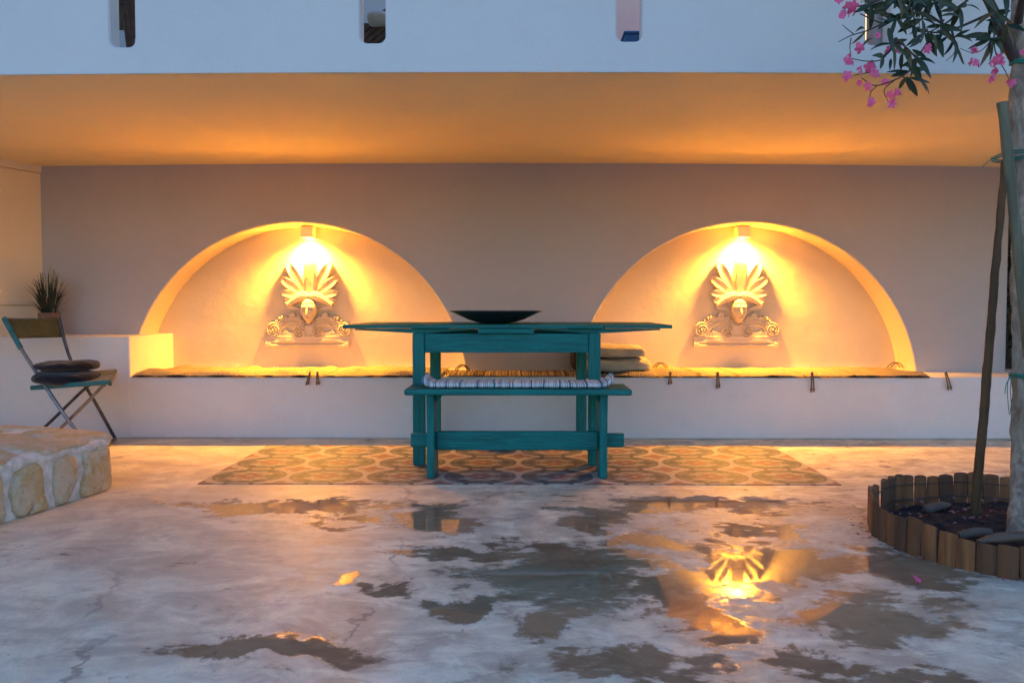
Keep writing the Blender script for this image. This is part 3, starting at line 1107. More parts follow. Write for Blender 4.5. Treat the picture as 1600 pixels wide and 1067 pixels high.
# folded cushions
c0 = MB()
p = P(958, 570, 5.95)
c0.cushion((p.x, 5.95, SEAT_Z + 0.064), (0.235, 0.22, 0.045), 0.42, 0.32, 0.03, seed=2)
tag(c0.build("folded_cushion", M['beige'], smooth=80), "beige folded cushion lying on the cream rug, under another", "cushion", "folded beige cushions")
c0 = MB()
c0.cushion((p.x - 0.015, 5.95, SEAT_Z + 0.150), (0.215, 0.21, 0.041), 0.42, 0.32, 0.03, seed=9)
tag(c0.build("folded_cushion", M['beige'], smooth=80), "beige folded cushion on top of the two-cushion pile", "cushion", "folded beige cushions")
c0 = MB()
p2 = P(909, 570, 5.9)
c0.cushion((p2.x - 0.02, 6.0, SEAT_Z + 0.11), (0.05, 0.17, 0.095), 0.7, 0.5, 0.04, seed=5)
tag(c0.build("bolster_cushion", M['brown_cloth'], smooth=80), "small dark brown cushion squeezed between table leg and beige cushion pile", "cushion")

# ------------------------------------------------------------------ table
TXC, TYF, TYB, TZ = -0.07, 4.665, 5.52, 0.759
table = empty("table", (TXC, (TYF + TYB) / 2, 0), "teal painted wooden table with pulled-out side leaves", "table")
lx0, lx1 = -0.574, 0.433
for (x, y) in ((lx0, 4.68), (lx1 - 0.064, 4.68), (lx0 + 0.015, 5.445), (lx1 - 0.079, 5.445)):
    m = MB()
    m.box((x, y, 0.004 if y < 5 else 0.0), (x + 0.064, y + 0.06, 0.714))
    m.build("leg", M['teal_side'], table, bevel=0.006)
for (a, b) in (((lx0 + 0.064, 4.690, 0.610), (lx1 - 0.064, 4.715, 0.712)), ((lx0 + 0.079, 5.46, 0.610), (lx1 - 0.079, 5.485, 0.712)),
               ((lx0 + 0.018, 4.74, 0.612), (lx0 + 0.043, 5.445, 0.710)), ((lx1 - 0.043, 4.74, 0.612), (lx1 - 0.018, 5.445, 0.710))):
    m = MB()
    m.box(a, b)
    m.build("apron", M['teal'], table, bevel=0.003)
m = MB()
m.box((-0.588, TYF, TZ - 0.019), (0.448, TYB, TZ))
m.build("tabletop", M['teal'], table, bevel=0.004)
for (a, b) in ((-0.945, -0.590), (0.450, 0.812)):
    m = MB()
    m.box((a, TYF + 0.002, TZ - 0.019), (b, TYB - 0.002, TZ - 0.0005))
    m.build("leaf", M['teal'], table, bevel=0.004)
m = MB()
m.box((-0.222, TYF + 0.004, 0.7125), (0.076, TYF + 0.10, 0.7385))
m.build("centre_rail", M['teal'], table, bevel=0.003)
for y in (TYF + 0.03, TYB - 0.05):
    for poly in ([(-0.885, TZ - 0.021), (-0.885, TZ - 0.028), (-0.585, TZ - 0.0445), (-0.50, TZ - 0.0445), (-0.225, TZ - 0.024), (-0.225, TZ - 0.021)],
                 [(0.752, TZ - 0.021), (0.752, TZ - 0.028), (0.445, TZ - 0.0445), (0.36, TZ - 0.0445), (0.08, TZ - 0.024), (0.08, TZ - 0.021)]):
        m = MB()
        m.prism(poly, 'y', y, y + 0.022)
        m.build("leaf_slider", M['teal'], table)

bowl = MB()
bp = P(775, 490, 5.02)
hw = 0.266
prof_b = [(0.0, 0.0), (0.05, 0.0), (0.09, 0.004), (0.15, 0.020), (0.205, 0.045), (0.245, 0.064), (hw, 0.071), (hw, 0.0745), (0.243, 0.0685), (0.2, 0.050), (0.145, 0.026), (0.085, 0.010), (0.0, 0.007)]
bowl.lathe(prof_b, (bp.x, 5.02, TZ), 64)
tag(bowl.build("bowl", M['iron'], smooth=50), "wide shallow dark metal bowl on the teal table", "bowl")

# ------------------------------------------------------------------ bench
BYF, BYB, BZ = 4.275, 4.60, 0.452
bench = empty("bench", (0, 4.44, 0), "teal painted wooden bench in front of the table", "bench")
bx0, bx1 = P(631, 612, BYF).x, P(988, 612, BYF).x
m = MB()
m.box((bx0, BYF, BZ - 0.030), (bx1, BYB, BZ))
m.build("seat", M['teal'], bench, bevel=0.009, seg=3)
for u, s in ((665.5, -1), (938.5, 1)):
    x = P(u, 690, BYF + 0.02).x
    m = MB()
    m.prism([(BYF + 0.055, 0.004), (BYF + 0.29, 0.004), (BYF + 0.265, 0.15), (BYF + 0.265, 0.30), (BYF + 0.28, BZ - 0.0315), (BYF + 0.035, BZ - 0.0315), (BYF + 0.05, 0.30), (BYF + 0.05, 0.15)], 'x', x, x + 0.037)
    m.build("leg", M['teal_side'], bench, bevel=0.004)
    m = MB()
    xi = x + 0.039 if s < 0 else x - 0.002
    m.prism([(xi, BZ - 0.0320), (xi, BZ - 0.075), (xi - s * 0.045, BZ - 0.0320)], 'y', BYF + 0.10, BYF + 0.22)
    m.build("bracket", M['teal'], bench, bevel=0.002)
xl, xr = P(665.5, 690, BYF + 0.02).x, P(938.5, 690, BYF + 0.02).x
ym = BYF + 0.145
zc0, zc1 = P(800, 703.5, ym).z, P(800, 674, ym).z
m = MB()
m.box((xl + 0.0385, ym, zc0), (xr - 0.0015, ym + 0.03, zc1))
m.box((P(641.5, 690, ym).x, ym + 0.002, zc0 + 0.016), (xl - 0.0015, ym + 0.028, zc1 - 0.010))
m.box((xr + 0.0385, ym + 0.002, zc0 + 0.016), (P(975.5, 690, ym).x, ym + 0.028, zc1 - 0.010))
m.build("stretcher", M['teal'], bench, bevel=0.005, merge=False)

# runner lying on the bench
rx0, rx1 = P(662, 600, 4.4).x, P(955, 600, 4.4).x
def fr_(s, q):
    x = rx0 + (rx1 - rx0) * s
    a = 2 * PI * q
    n = noise.noise(Vector((x * 9, 2.2, 0)))
    lump = abs(math.sin(x * PI / 0.052 + 1.3 * n))
    e = max(0.0, 1 - min(s, 1 - s) / 0.055)
    hh = 0.0125 + 0.0035 * lump ** 0.6 + 0.004 * n + 0.012 * e ** 1.5
    ww = 0.115 + 0.008 * n
    cz = BZ + 0.0145 + 0.003 * n + 0.028 * e ** 1.6
    y = 4.43 + ww * math.copysign(abs(math.cos(a)) ** 0.7, math.cos(a))
    z = cz + hh * math.copysign(abs(math.sin(a)) ** 0.55, math.sin(a))
    return (x + 0.012 * e * math.sin(a), y, max(z, BZ + 0.001))
m = MB()
m.grid(230, 26, fr_)
for s in (0, 1):
    ring = [fr_(s, k / 26) for k in range(26)]
    cxx = sum(p[0] for p in ring) / 26 + (0.008 if s == 0 else -0.008), sum(p[1] for p in ring) / 26, sum(p[2] for p in ring) / 26
    m.add(ring + [cxx], [(k, (k + 1) % 26, 26) for k in range(26)])
ro = m.build("seat_runner", M['runner'], smooth=75)
tag(ro, "blue and white striped rag runner with curled ends lying on the teal bench", "runner")

# ------------------------------------------------------------------ folding chair
chair = empty("folding_chair", P(110, 690, 5.3) * 1.0, "folding chair with olive canvas back beside the stone step", "chair")
chair.location.z = 0
def T(pts, r, name, mat, flat=1.0, seg=12):
    mm = MB()
    mm.tube(pts, r, seg, flat=flat)
    return mm.build(name, mat, chair, smooth=60)
def Gf(u, Y):
    v = 478 + CAMH * FPX / Y
    q = P(u, v, Y)
    q.z = 0.012
    return q
def curve(pts, n=8):
    pts = [Vector(p) for p in pts]
    out = []
    for i in range(len(pts) - 1):
        p0, p1, p2, p3 = pts[max(i - 1, 0)], pts[i], pts[i + 1], pts[min(i + 2, len(pts) - 1)]
        for k in range(n):
            t = k / n
            out.append(0.5 * ((2 * p1) + (p2 - p0) * t + (2 * p0 - 5 * p1 + 4 * p2 - p3) * t * t + (3 * p1 - p0 - 3 * p2 + p3) * t ** 3))
    out.append(pts[-1])
    return out
n_top, n_mid, n_low = P(6, 497, 5.22), P(31, 542, 5.19), P(105, 654, 5.05)
n_foot = Gf(153, 4.98)
f_top, f_mid = P(92, 496, 5.46), P(111, 563, 5.42)
f_low, f_foot = P(148, 627, 5.45), Gf(180, 5.56)
T(curve([n_mid, n_low, n_foot]), 0.012, "upright", M['steel'], 0.75)
T(curve([f_top, f_mid, f_low, f_foot]), 0.011, "upright", M['dark_steel'], 0.75)
T(curve([n_top, n_top.lerp(n_mid, 0.5), n_mid.lerp(n_low, 0.02)]), 0.0165, "back_sleeve", M['teal_tube'], 0.8)
s_nf, s_nr = P(172, 597, 4.93), P(49, 606, 5.16)
s_ff, s_fr = P(181, 580, 5.30), P(100, 588, 5.44)
m = MB()
for (a, b) in ((s_nr, s_nf), (s_fr, s_ff)):
    m.tube(curve([a, a.lerp(b, 0.5), b]), 0.014, 12, flat=0.7)
m.build("seat_rail", M['teal_tube'], chair, smooth=60)
T([s_nf + Vector((0.0, 0, -0.012)), s_nf.lerp(s_ff, 0.5) + Vector((0, 0, -0.014)), s_ff + Vector((0, 0, -0.012))], 0.010, "front_bar", M['dark_steel'])
T(curve([P(163, 601, 4.96), P(95, 669, 5.10), Gf(60, 5.2)]), 0.011, "rear_leg", M['steel'], 0.75)
T(curve([P(170, 583, 5.34), P(134, 606, 5.4), P(69, 668, 5.46), Gf(40, 5.5)]), 0.010, "rear_leg", M['dark_steel'], 0.75)
T([n_foot, n_foot.lerp(f_foot, 0.5), f_foot], 0.010, "foot_bar", M['dark_steel'])
T([Gf(60, 5.2), Gf(50, 5.35), Gf(40, 5.5)], 0.010, "foot_bar", M['dark_steel'])
m = MB()
def fb(s, q):
    top = n_top.lerp(f_top, s)
    bot = P(29, 529, 5.20).lerp(P(98, 527, 5.44), s)
    p = top.lerp(bot, q)
    sag = math.sin(s * PI)
    return p + Vector((-0.028, -0.01, 0)) * sag + Vector((0, 0, -0.006)) * sag * (1 - q)
m.grid(20, 8, fb)
bo = m.build("backrest", M['olive'], chair, smooth=80)
md = bo.modifiers.new("solid", 'SOLIDIFY'); md.thickness = 0.006
m = MB()
def fs_(s, q):
    p = s_nr.lerp(s_nf, s).lerp(s_fr.lerp(s_ff, s), q)
    return p + Vector((0, 0, 0.008 - 0.018 * math.sin(q * PI)))
m.grid(16, 12, fs_)
so = m.build("seat", M['olive'], chair, smooth=80)
md = so.modifiers.new("solid", 'SOLIDIFY'); md.thickness = 0.006
cc = P(106, 590, 5.2)
c0 = MB(); c0.cushion((cc.x, 5.2, cc.z + 0.002), (0.195, 0.19, 0.045), 0.75, 1.0, 0.02, seed=3)
tag(c0.build("round_cushion", M['navy'], smooth=80), "round dark navy cushion lying on the folding chair seat", "cushion", "round cushions on the folding chair")
c0 = MB(); c0.cushion((cc.x - 0.008, 5.21, cc.z + 0.071), (0.182, 0.18, 0.034), 0.8, 1.0, 0.02, seed=8)
tag(c0.build("round_cushion", M['plum'], smooth=80), "round dark plum cushion on top of the navy cushion", "cushion", "round cushions on the folding chair")

# ------------------------------------------------------------------ potted grass on the raised ledge
pp = P(77, 500, 5.86)
pot = empty("potted_grass", (pp.x, 5.86, LEDGE_Z), "spiky ornamental grass with pale plumes in a clay pot on the raised ledge", "potted plant")
m = MB()
m.lathe([(0.0, 0.0), (0.048, 0.0), (0.064, 0.12), (0.069, 0.12), (0.070, 0.152), (0.062, 0.152), (0.058, 0.128), (0.0, 0.126)], (pp.x, 5.86, LEDGE_Z), 32)
m.build("pot", M['terracotta'], pot, smooth=40)
m = MB()
def blade(m, base, tip, w, droop):
    n = 8
    base, tip = Vector(base), Vector(tip)
    d = tip - base
    side_ = Vector((d.y + 0.3, -d.x + 0.2, 0.05)).normalized()
    vs = []
    for i in range(n + 1):
        t = i / n
        p = base + Vector((d.x * t ** 1.5, d.y * t ** 1.5, d.z * (t - droop * t ** 3) / (1 - droop)))
        ww = w * (1 - t ** 2.5) + 0.0004
        vs += [p - side_ * ww, p + side_ * ww]
    m.add(vs, [(2 * i, 2 * i + 1, 2 * i + 3, 2 * i + 2) for i in range(n)])
for k in range(170):
    a, rr = rnd.uniform(0, 2 * PI), abs(rnd.gauss(0, 0.075))
    h = rnd.uniform(0.14, 0.33) - rr * 0.8
    bz = LEDGE_Z + 0.125
    blade(m, (pp.x + 0.03 * math.cos(a), 5.86 + 0.03 * math.sin(a), bz), (pp.x + math.cos(a) * (rr + 0.03), min(5.86 + math.sin(a) * (rr + 0.03), 6.02), bz + max(h, 0.06)), rnd.uniform(0.002, 0.0038), rnd.uniform(0.0, 0.35))
m.build("leaves", M['blade'], pot, smooth=0, merge=False)
for (u, v) in ((69, 424), (79, 414), (86, 423), (95, 428)):
    q = P(u, v, 5.84)
    m = MB()
    b0 = Vector((pp.x + (q.x - pp.x) * 0.3, 5.85, LEDGE_Z + 0.13))
    pts = [b0.lerp(q, t) for t in (0, 0.3, 0.6, 0.8, 1.0)]
    m.tube([b0, b0.lerp(q, 0.55)], 0.0018, 6)
    pts = [b0.lerp(q, 0.55 + 0.45 * i / 10) for i in range(11)]
    m.tube(pts, [0.002, 0.006, 0.009, 0.010, 0.010, 0.0095, 0.009, 0.008, 0.006, 0.004, 0.001], 8)
    m.build("plume", M['plume'], pot, smooth=60)

# ------------------------------------------------------------------ stone step
SZ = 0.245
step = empty("stone_step", (-2.4, 3.8, 0), "low ochre stone step with white mortar joints in front of the folding chair", "step")
outline = [(-1.935, 4.055), (-1.955, 4.125), (-2.02, 4.19), (-2.19, 4.31), (-2.62, 4.42), (-3.9, 4.55), (-3.9, 2.6), (-2.21, 2.6), (-2.075, 3.35), (-2.00, 3.70)]
def resample(poly, d):
    out = []
    for i in range(len(poly)):
        a, b = Vector((*poly[i], 0)), Vector((*poly[(i + 1) % len(poly)], 0))
        k = max(1, int((b - a).length / d))
        out += [a.lerp(b, t / k) for t in range(k)]
    return out
ol = resample(outline, 0.018)
cen = Vector((-2.9, 3.6, 0))
m = MB()
vs, fs = [], []
LV = [(0.0, 0.0), (0.03, 0.0), (0.07, 0.0), (0.11, 0.0), (0.15, 0.0), (0.185, 0.001), (0.198, 0.004), (0.206, -0.004), (0.22, -0.006), (SZ - 0.012, -0.002), (SZ - 0.004, 0.008), (SZ - 0.002, 0.022), (SZ - 0.002, 0.06), (SZ - 0.003, 0.12)]
for z, ins in LV:
    for p in ol:
        d = (cen - p).normalized()
        n = noise.noise(Vector((p.x * 11, p.y * 11, z * 16))) * 0.007 + noise.noise(Vector((p.x * 34, p.y * 34, z * 40))) * 0.004
        q = p + d * (ins + n)
        vs.append((q.x, q.y, z + (0.004 * noise.noise(Vector((p.x * 9, p.y * 9, 5))) if z > 0.2 else 0)))
n = len(ol)
for r in range(len(LV) - 1):
    for i in range(n):
        fs.append((r * n + i, r * n + (i + 1) % n, (r + 1) * n + (i + 1) % n, (r + 1) * n + i))
fs.append(tuple(range((len(LV) - 1) * n, len(LV) * n)))
m.add(vs, fs)
m.build("mortar_body", M['mortar'], step, smooth=70)


def blob_poly(pts, n=5, jit=0.004):
    """a rounded, slightly uneven outline through pts"""
    out = []
    k = len(pts)
    for i in range(k):
        p0, p1, p2, p3 = pts[(i - 1) % k], pts[i], pts[(i + 1) % k], pts[(i + 2) % k]
        for j in range(n):
            t = j / n
            x = 0.5 * (2 * p1[0] + (p2[0] - p0[0]) * t + (2 * p0[0] - 5 * p1[0] + 4 * p2[0] - p3[0]) * t * t + (3 * p1[0] - p0[0] - 3 * p2[0] + p3[0]) * t ** 3)
            y = 0.5 * (2 * p1[1] + (p2[1] - p0[1]) * t + (2 * p0[1] - 5 * p1[1] + 4 * p2[1] - p3[1]) * t * t + (3 * p1[1] - p0[1] - 3 * p2[1] + p3[1]) * t ** 3)
            out.append((x + rnd.uniform(-jit, jit), y + rnd.uniform(-jit, jit)))
    return out


def dome(m, poly3, nrm, depth, sink):
    """stone facing: outline sunk in the mortar, domed out along nrm"""
    poly3 = [Vector(p) for p in poly3]
    c = sum(poly3, Vector()) / len(poly3)
    n = len(poly3)
    rings = [(1.0, -sink), (1.0, depth * 0.45), (0.97, depth * 0.8), (0.9, depth), (0.55, depth * 1.12)]
    vs = []
    for k, d in rings:
        vs += [c + (p - c) * k + nrm * (d + (noise.noise(p * 14) * 0.004 + noise.noise((c + (p - c) * k) * 40) * 0.003 if d > 0 else 0)) for p in poly3]
    vs.append(c + nrm * depth * 1.15)
    fs = []
    for r in range(len(rings) - 1):
        for i in range(n):
            i2 = (i + 1) % n
            fs.append((r * n + i, r * n + i2, (r + 1) * n + i2, (r + 1) * n + i))
    L = (len(rings) - 1) * n
    fs += [(L + i, L + (i + 1) % n, len(vs) - 1) for i in range(n)]
    m.add(vs, fs)


# face stones, measured along the face (s in metres from the corner, z)
fa, fb_ = Vector((-1.935, 4.055, 0)), Vector((-2.075, 3.35, 0))
fd = (fb_ - fa).normalized()
fn_ = Vector((-fd.y, fd.x, 0))
fn_ = fn_ if fn_.x > 0 else -fn_
face = MB()
for poly in ([(0.0, 0.0), (0.17, 0.0), (0.19, 0.05), (0.165, 0.10), (0.175, 0.185), (0.10, 0.175), (0.06, 0.19), (0.0, 0.185), (-0.012, 0.10)],
             [(0.245, 0.04), (0.285, 0.0), (0.345, 0.0), (0.36, 0.08), (0.35, 0.165), (0.29, 0.19), (0.225, 0.17), (0.215, 0.09)],
             [(0.43, 0.05), (0.55, 0.0), (0.60, 0.06), (0.58, 0.16), (0.48, 0.185), (0.43, 0.17), (0.415, 0.11)],
             [(0.40, 0.0), (0.50, 0.0), (0.48, 0.035), (0.43, 0.06), (0.405, 0.03)],
             [(0.64, 0.0), (0.82, 0.0), (0.84, 0.1), (0.8, 0.18), (0.66, 0.18), (0.63, 0.1)],
             [(0.88, 0.0), (1.1, 0.0), (1.12, 0.1), (1.08, 0.18), (0.9, 0.18)]):
    cs, cz = sum(p[0] for p in poly) / len(poly), sum(p[1] for p in poly) / len(poly)
    poly = [(cs + (p[0] - cs) * 0.93 if p[0] > 0.01 else p[0], cz + (p[1] - cz) * 0.96) for p in poly]
    q = blob_poly(poly, 6, 0.0045)
    dome(face, [fa + fd * s + Vector((0, 0, max(z * 1.13, 0.002))) for s, z in q], fn_, 0.026, 0.012)
# stones round the far corner, facing the house
ga, gb = Vector((-2.0, 4.19, 0)), Vector((-2.62, 4.42, 0))
gd = (gb - ga).normalized()
gn = Vector((-gd.y, gd.x, 0))
gn = gn if gn.y > 0 else -gn
for poly in ([(0.02, 0.0), (0.22, 0.0), (0.23, 0.1), (0.2, 0.18), (0.04, 0.18)], [(0.28, 0.0), (0.55, 0.0), (0.56, 0.1), (0.5, 0.18), (0.3, 0.17)]):
    q = blob_poly(poly, 5, 0.0025)
    dome(face, [ga + gd * s + Vector((0, 0, max(z, 0.002))) for s, z in q], gn, 0.010, 0.02)
face.build("face_stones", M['stone'], step, smooth=60, merge=False)
# flagstones set in the mortar of the top
top = MB()
for poly in ([(-1.95, 4.07), (-2.05, 4.19), (-2.25, 4.30), (-2.42, 4.22), (-2.30, 4.08), (-2.08, 4.0)],
             [(-2.29, 4.33), (-2.62, 4.41), (-2.9, 4.42), (-2.85, 4.30), (-2.5, 4.27)],
             [(-2.0, 3.98), (-2.27, 4.05), (-2.42, 4.16), (-2.60, 4.05), (-2.45, 3.86), (-2.08, 3.64), (-2.01, 3.78)],
             [(-2.50, 4.22), (-2.66, 4.10), (-2.95, 4.05), (-3.1, 4.25), (-2.85, 4.27)],
             [(-2.10, 3.58), (-2.42, 3.80), (-2.6, 3.7), (-2.62, 3.35), (-2.35, 3.12), (-2.12, 3.24)],
             [(-2.65, 4.02), (-2.50, 3.86), (-2.66, 3.72), (-2.95, 3.7), (-2.98, 4.0)],
             [(-2.7, 3.65), (-2.7, 3.35), (-3.0, 3.2), (-3.3, 3.4), (-3.2, 3.65), (-2.95, 3.66)],
             [(-2.16, 3.18), (-2.38, 3.05), (-2.5, 2.75), (-2.25, 2.68)]):
    poly = [(x + (0.028 if x > -2.2 else 0), y + (0.022 if y > 4.05 else 0)) for x, y in poly]
    q = blob_poly(poly, 5, 0.005)
    dome(top, [Vector((x, y, SZ - 0.006)) for x, y in q], Vector((0, 0, 1)), 0.013, 0.006)
top.build("flagstones", M['stone'], step, smooth=60, merge=False)

# ------------------------------------------------------------------ planter ring, soil, stakes, tree
RC, RR = Vector((1.90, 3.20, 0)), 0.562
edging = empty("planter_edging", RC, "ring of wired half-round log edging round the oleander tree", "planter edging")
m = MB()
NB = 56
def ring_h(a):
    return 0.104 + 0.026 * math.sin(a) - 0.022 * math.cos(a) * (1 if math.cos(a) < 0 else 0.2)
for k in range(NB):
    a = 2 * PI * k / NB
    wv = 2 * PI * RR / NB * rnd.uniform(0.95, 1.0)
    h = ring_h(a) + 0.010 * math.sin(k * 1.05) + rnd.uniform(-0.005, 0.005)
    c = RC + Vector((math.cos(a), math.sin(a), 0)) * (RR + rnd.uniform(-0.008, 0.008))
    t = Vector((-math.sin(a), math.cos(a), 0))
    o_ = Vector((math.cos(a), math.sin(a), 0))
    tl_ = rnd.uniform(-0.07, 0.07)
    prof_ = [(-wv / 2, 0), (-wv / 2, 0.006), (-wv * 0.42, 0.010), (-wv * 0.2, 0.0135), (0, 0.015), (wv * 0.2, 0.0135), (wv * 0.42, 0.010), (wv / 2, 0.006), (wv / 2, 0)]
    vs = []
    crown_ = [0.0, 0.003, 0.006, 0.008, 0.009, 0.008, 0.006, 0.003, 0.0]
    for z in (0, 1):
        for (q, d), cr in zip(prof_, crown_):
            vs.append(c + t * (q + tl_ * h * z) + o_ * d + Vector((0, 0, 0.0 if z == 0 else h + cr)))
    n = len(prof_)
    fs = [(i, (i + 1) % n, n + (i + 1) % n, n + i) for i in range(n)] + [tuple(range(n, 2 * n))]
    m.add(vs, fs)
m.build("log_boards", M['edging'], edging, smooth=50, merge=False)
m = MB()
for zf in (0.32, 0.78):
    pts = []
    for k in range(97):
        a = 2 * PI * k / 96
        pts.append(RC + Vector((math.cos(a), math.sin(a), 0)) * (RR - 0.006) + Vector((0, 0, ring_h(a) * zf + 0.004 * math.sin(a * 9))))
    m.tube(pts, 0.0022, 6, cap=False)
m.build("wire", M['wire'], edging, smooth=60)

m = MB()
def fsoil(s, q):
    r, a = (RR - 0.02) * q, 2 * PI * s
    x, y = RC.x + r * math.cos(a), RC.y + r * math.sin(a)
    return (x, y, 0.03 + 0.022 * noise.noise(Vector((x * 9, y * 9, 0))) + 0.02 * noise.noise(Vector((x * 24, y * 24, 3))) + 0.02 * (1 - q) - 0.02 * max(0, q - 0.85) / 0.15)
m.grid(80, 24, fsoil)
tag(m.build("soil", M['soil'], smooth=80), kind='structure')

# fallen petals scattered in the bed and round its foot
m = MB()
def petal_flake(m, c, r):
    a = rnd.uniform(0, 2 * PI)
    e1 = Vector((math.cos(a), math.sin(a), rnd.uniform(-0.3, 0.3))) * r
    e2 = Vector((-math.sin(a), math.cos(a), rnd.uniform(-0.3, 0.3))) * r * 0.6
    m.add([c - e1, c - e2, c + e1, c + e2 + Vector((0, 0, r * 0.3))], [(0, 1, 2, 3)])
for k in range(240):
    a, q = rnd.uniform(0, 2 * PI), rnd.uniform(0.1, 0.95) ** 0.5
    x, y = RC.x + (RR - 0.03) * q * math.cos(a), RC.y + (RR - 0.03) * q * math.sin(a)
    z = 0.045 + 0.022 * noise.noise(Vector((x * 9, y * 9, 0))) + 0.02 * noise.noise(Vector((x * 24, y * 24, 3))) + 0.02 * (1 - q)
    petal_flake(m, Vector((x, y, z)), rnd.uniform(0.006, 0.014))
for k in range(60):
    a = rnd.uniform(PI * 0.8, PI * 1.55)
    q = RR + 0.03 + abs(rnd.gauss(0, 0.02))
    petal_flake(m, Vector((RC.x + q * math.cos(a), RC.y + q * math.sin(a), 0.008)), rnd.uniform(0.005, 0.010))
M['dry_petal'] = simple("faded_petal", (0.30, 0.14, 0.17), (0.22, 0.12, 0.12), 30, 0.8, 0)
tag(m.build("fallen_petals", M['dry_petal'], smooth=0, merge=False), "faded pink petals littering the soil of the planter", "petals", kind='stuff')

m = MB()
q0, q1 = G(1497, 838, 0.075), G(1546, 833, 0.075)
m.tube(curve([q0, q0.lerp(q1, 0.5) + Vector((0, 0, 0.006)), q1], 6), [0.012, 0.015, 0.017, 0.018, 0.018, 0.019, 0.020, 0.020, 0.020, 0.020, 0.019, 0.019, 0.018], 10)
tag(m.build("wood_billet", M['drift'], smooth=50), "short grey cut branch lying on the soil of the planter", "branch")
m = MB()
q0, q1 = G(1528, 846, 0.085), G(1640, 835, 0.085)
m.tube(curve([q0, q0.lerp(q1, 0.4) + Vector((0, 0, 0.006)), q1], 8), [0.006 + 0.011 * min(1, i / 6) for i in range(17)], 10, flat=1.5)
tag(m.build("bark_strip", M['drift'], smooth=50), "long brown bark piece across the front rim of the planter", "branch")
m = MB()
q = G(1490, 800, 0.05)
m.cushion((q.x - 0.02, q.y + 0.10, 0.05), (0.055, 0.025, 0.012), 0.6, 0.7, 0.05, 28, 16)
M['rock'] = simple("grey_stone", (0.16, 0.12, 0.09), (0.10, 0.07, 0.055), 12, 0.9, 0.4)
tag(m.build("flat_stone", M['rock'], smooth=60), "flat grey stone at the back of the planter bed", "stone")

# stakes
m = MB()
s0, s1 = P(1566, 160, 3.10), G(1640, 850, 0.02)
pts = [s0.lerp(s1, i / 60) for i in range(61)]
m.tube(pts, [0.017 + 0.003 * i / 60 for i in range(61)], 22)
m.roughen(0, 0.0025, 90, 6)
m.roughen(0, 0.0025, 150, 9)
tag(m.build("tree_stake", M['stake_pale'], smooth=50), "weathered greenish wooden stake leaning across the front of the trunk", "stake", "stakes holding the tree")
m = MB()
s0, s1 = P(1570, 250, 3.32), G(1523, 812, 0.02)
pts = [s0.lerp(s1, i / 60) + Vector((0.001 * math.sin(i / 5), 0, 0)) for i in range(61)]
m.tube(pts, [0.0125 + 0.006 * i / 60 for i in range(61)], 22)
m.roughen(0, 0.0022, 90, 14)
m.roughen(0, 0.002, 160, 20)
tag(m.build("tree_stake", M['stake_dark'], smooth=50), "dark brown wooden stake leaning from the planter bed up to the trunk", "stake", "stakes holding the tree")

# oleander
tree = empty("oleander_tree", (1.88, 3.3, 0), "oleander tree with slim pale trunk and pink flowers in the log ringed bed", "tree")
tb = G(1590, 838, 0.03)
m = MB()
tp = [tb + Vector((0, 0, -0.03)), tb + Vector((0.0, 0, 0.03)), P(1592, 720, 3.3), P(1594, 580, 3.31), P(1592, 430, 3.32), P(1594, 300, 3.33), P(1588, 180, 3.32), P(1591, 90, 3.31), P(1590, 20, 3.31), P(1594, -60, 3.31), P(1604, -170, 3.32)]
tc = curve(tp, 22)
rad = []
for i, p_ in enumerate(tc):
    z = p_.z
    r_ = 0.030 - 0.0035 * z + 0.022 * math.exp(-max(z, 0) / 0.05) * 0.6
    rad.append(r_ * (1 + 0.10 * noise.noise(Vector((z * 5, 1, 0))) + 0.06 * noise.noise(Vector((z * 17, 4, 0)))))
m.tube(tc, rad, 28)
m.roughen(0, 0.007, 34, 16)
m.roughen(0, 0.003, 90, 45)
m.build("trunk", M['bark'], tree, smooth=70)
br = MB()
def limb(pts, r0, r1, n=7, seg=9):
    c = curve(pts, n)
    br.tube(c, [r0 + (r1 - r0) * i / (len(c) - 1) for i in range(len(c))], seg)
limb([P(1588, 96, 3.31), P(1570, 62, 3.29), P(1556, 25, 3.27), P(1538, -10, 3.25), P(1505, -60, 3.2), P(1460, -130, 3.15)], 0.022, 0.012)
limb([P(1590, 40, 3.31), P(1600, -10, 3.2), P(1625, -90, 3.1)], 0.016, 0.008)
limb([P(1594, -20, 3.31), P(1580, -90, 3.4), P(1560, -190, 3.5)], 0.015, 0.008)
tw = []
def twig(pts, r0=0.0045, r1=0.002):
    limb(pts, r0, r1, 6, 7)
twig([P(1556, 18, 3.27), P(1520, 34, 3.22), P(1487, 47, 3.18), P(1456, 51, 3.15), P(1420, 40, 3.1)], 0.006)
twig([P(1522, -20, 3.23), P(1512, 0, 3.2), P(1496, 13, 3.18), P(1487, 30, 3.17), P(1468, 42, 3.15), P(1446, 54, 3.13)], 0.0055)
twig([P(1456, 51, 3.15), P(1447, 70, 3.12), P(1432, 92, 3.1), P(1420, 112, 3.08)], 0.004)
twig([P(1487, 47, 3.18), P(1492, 66, 3.17), P(1500, 84, 3.17), P(1506, 101, 3.17)])
twig([P(1487, 47, 3.18), P(1470, 36, 3.14), P(1440, 20, 3.1), P(1400, 30, 3.05), P(1380, 37, 3.02), P(1344, 22, 3.0)], 0.005)
twig([P(1380, 37, 3.02), P(1356, 48, 3.0), P(1330, 56, 2.98), P(1310, 66, 2.98)], 0.003, 0.0012)
twig([P(1334, 54, 2.98), P(1324, 46, 2.98), P(1316, 39, 2.98)], 0.002, 0.001)
twig([P(1432, 92, 3.1), P(1415, 74, 3.05), P(1398, 66, 3.02), P(1380, 92, 3.0), P(1355, 96, 2.98), P(1332, 92, 2.97)], 0.003, 0.0014)
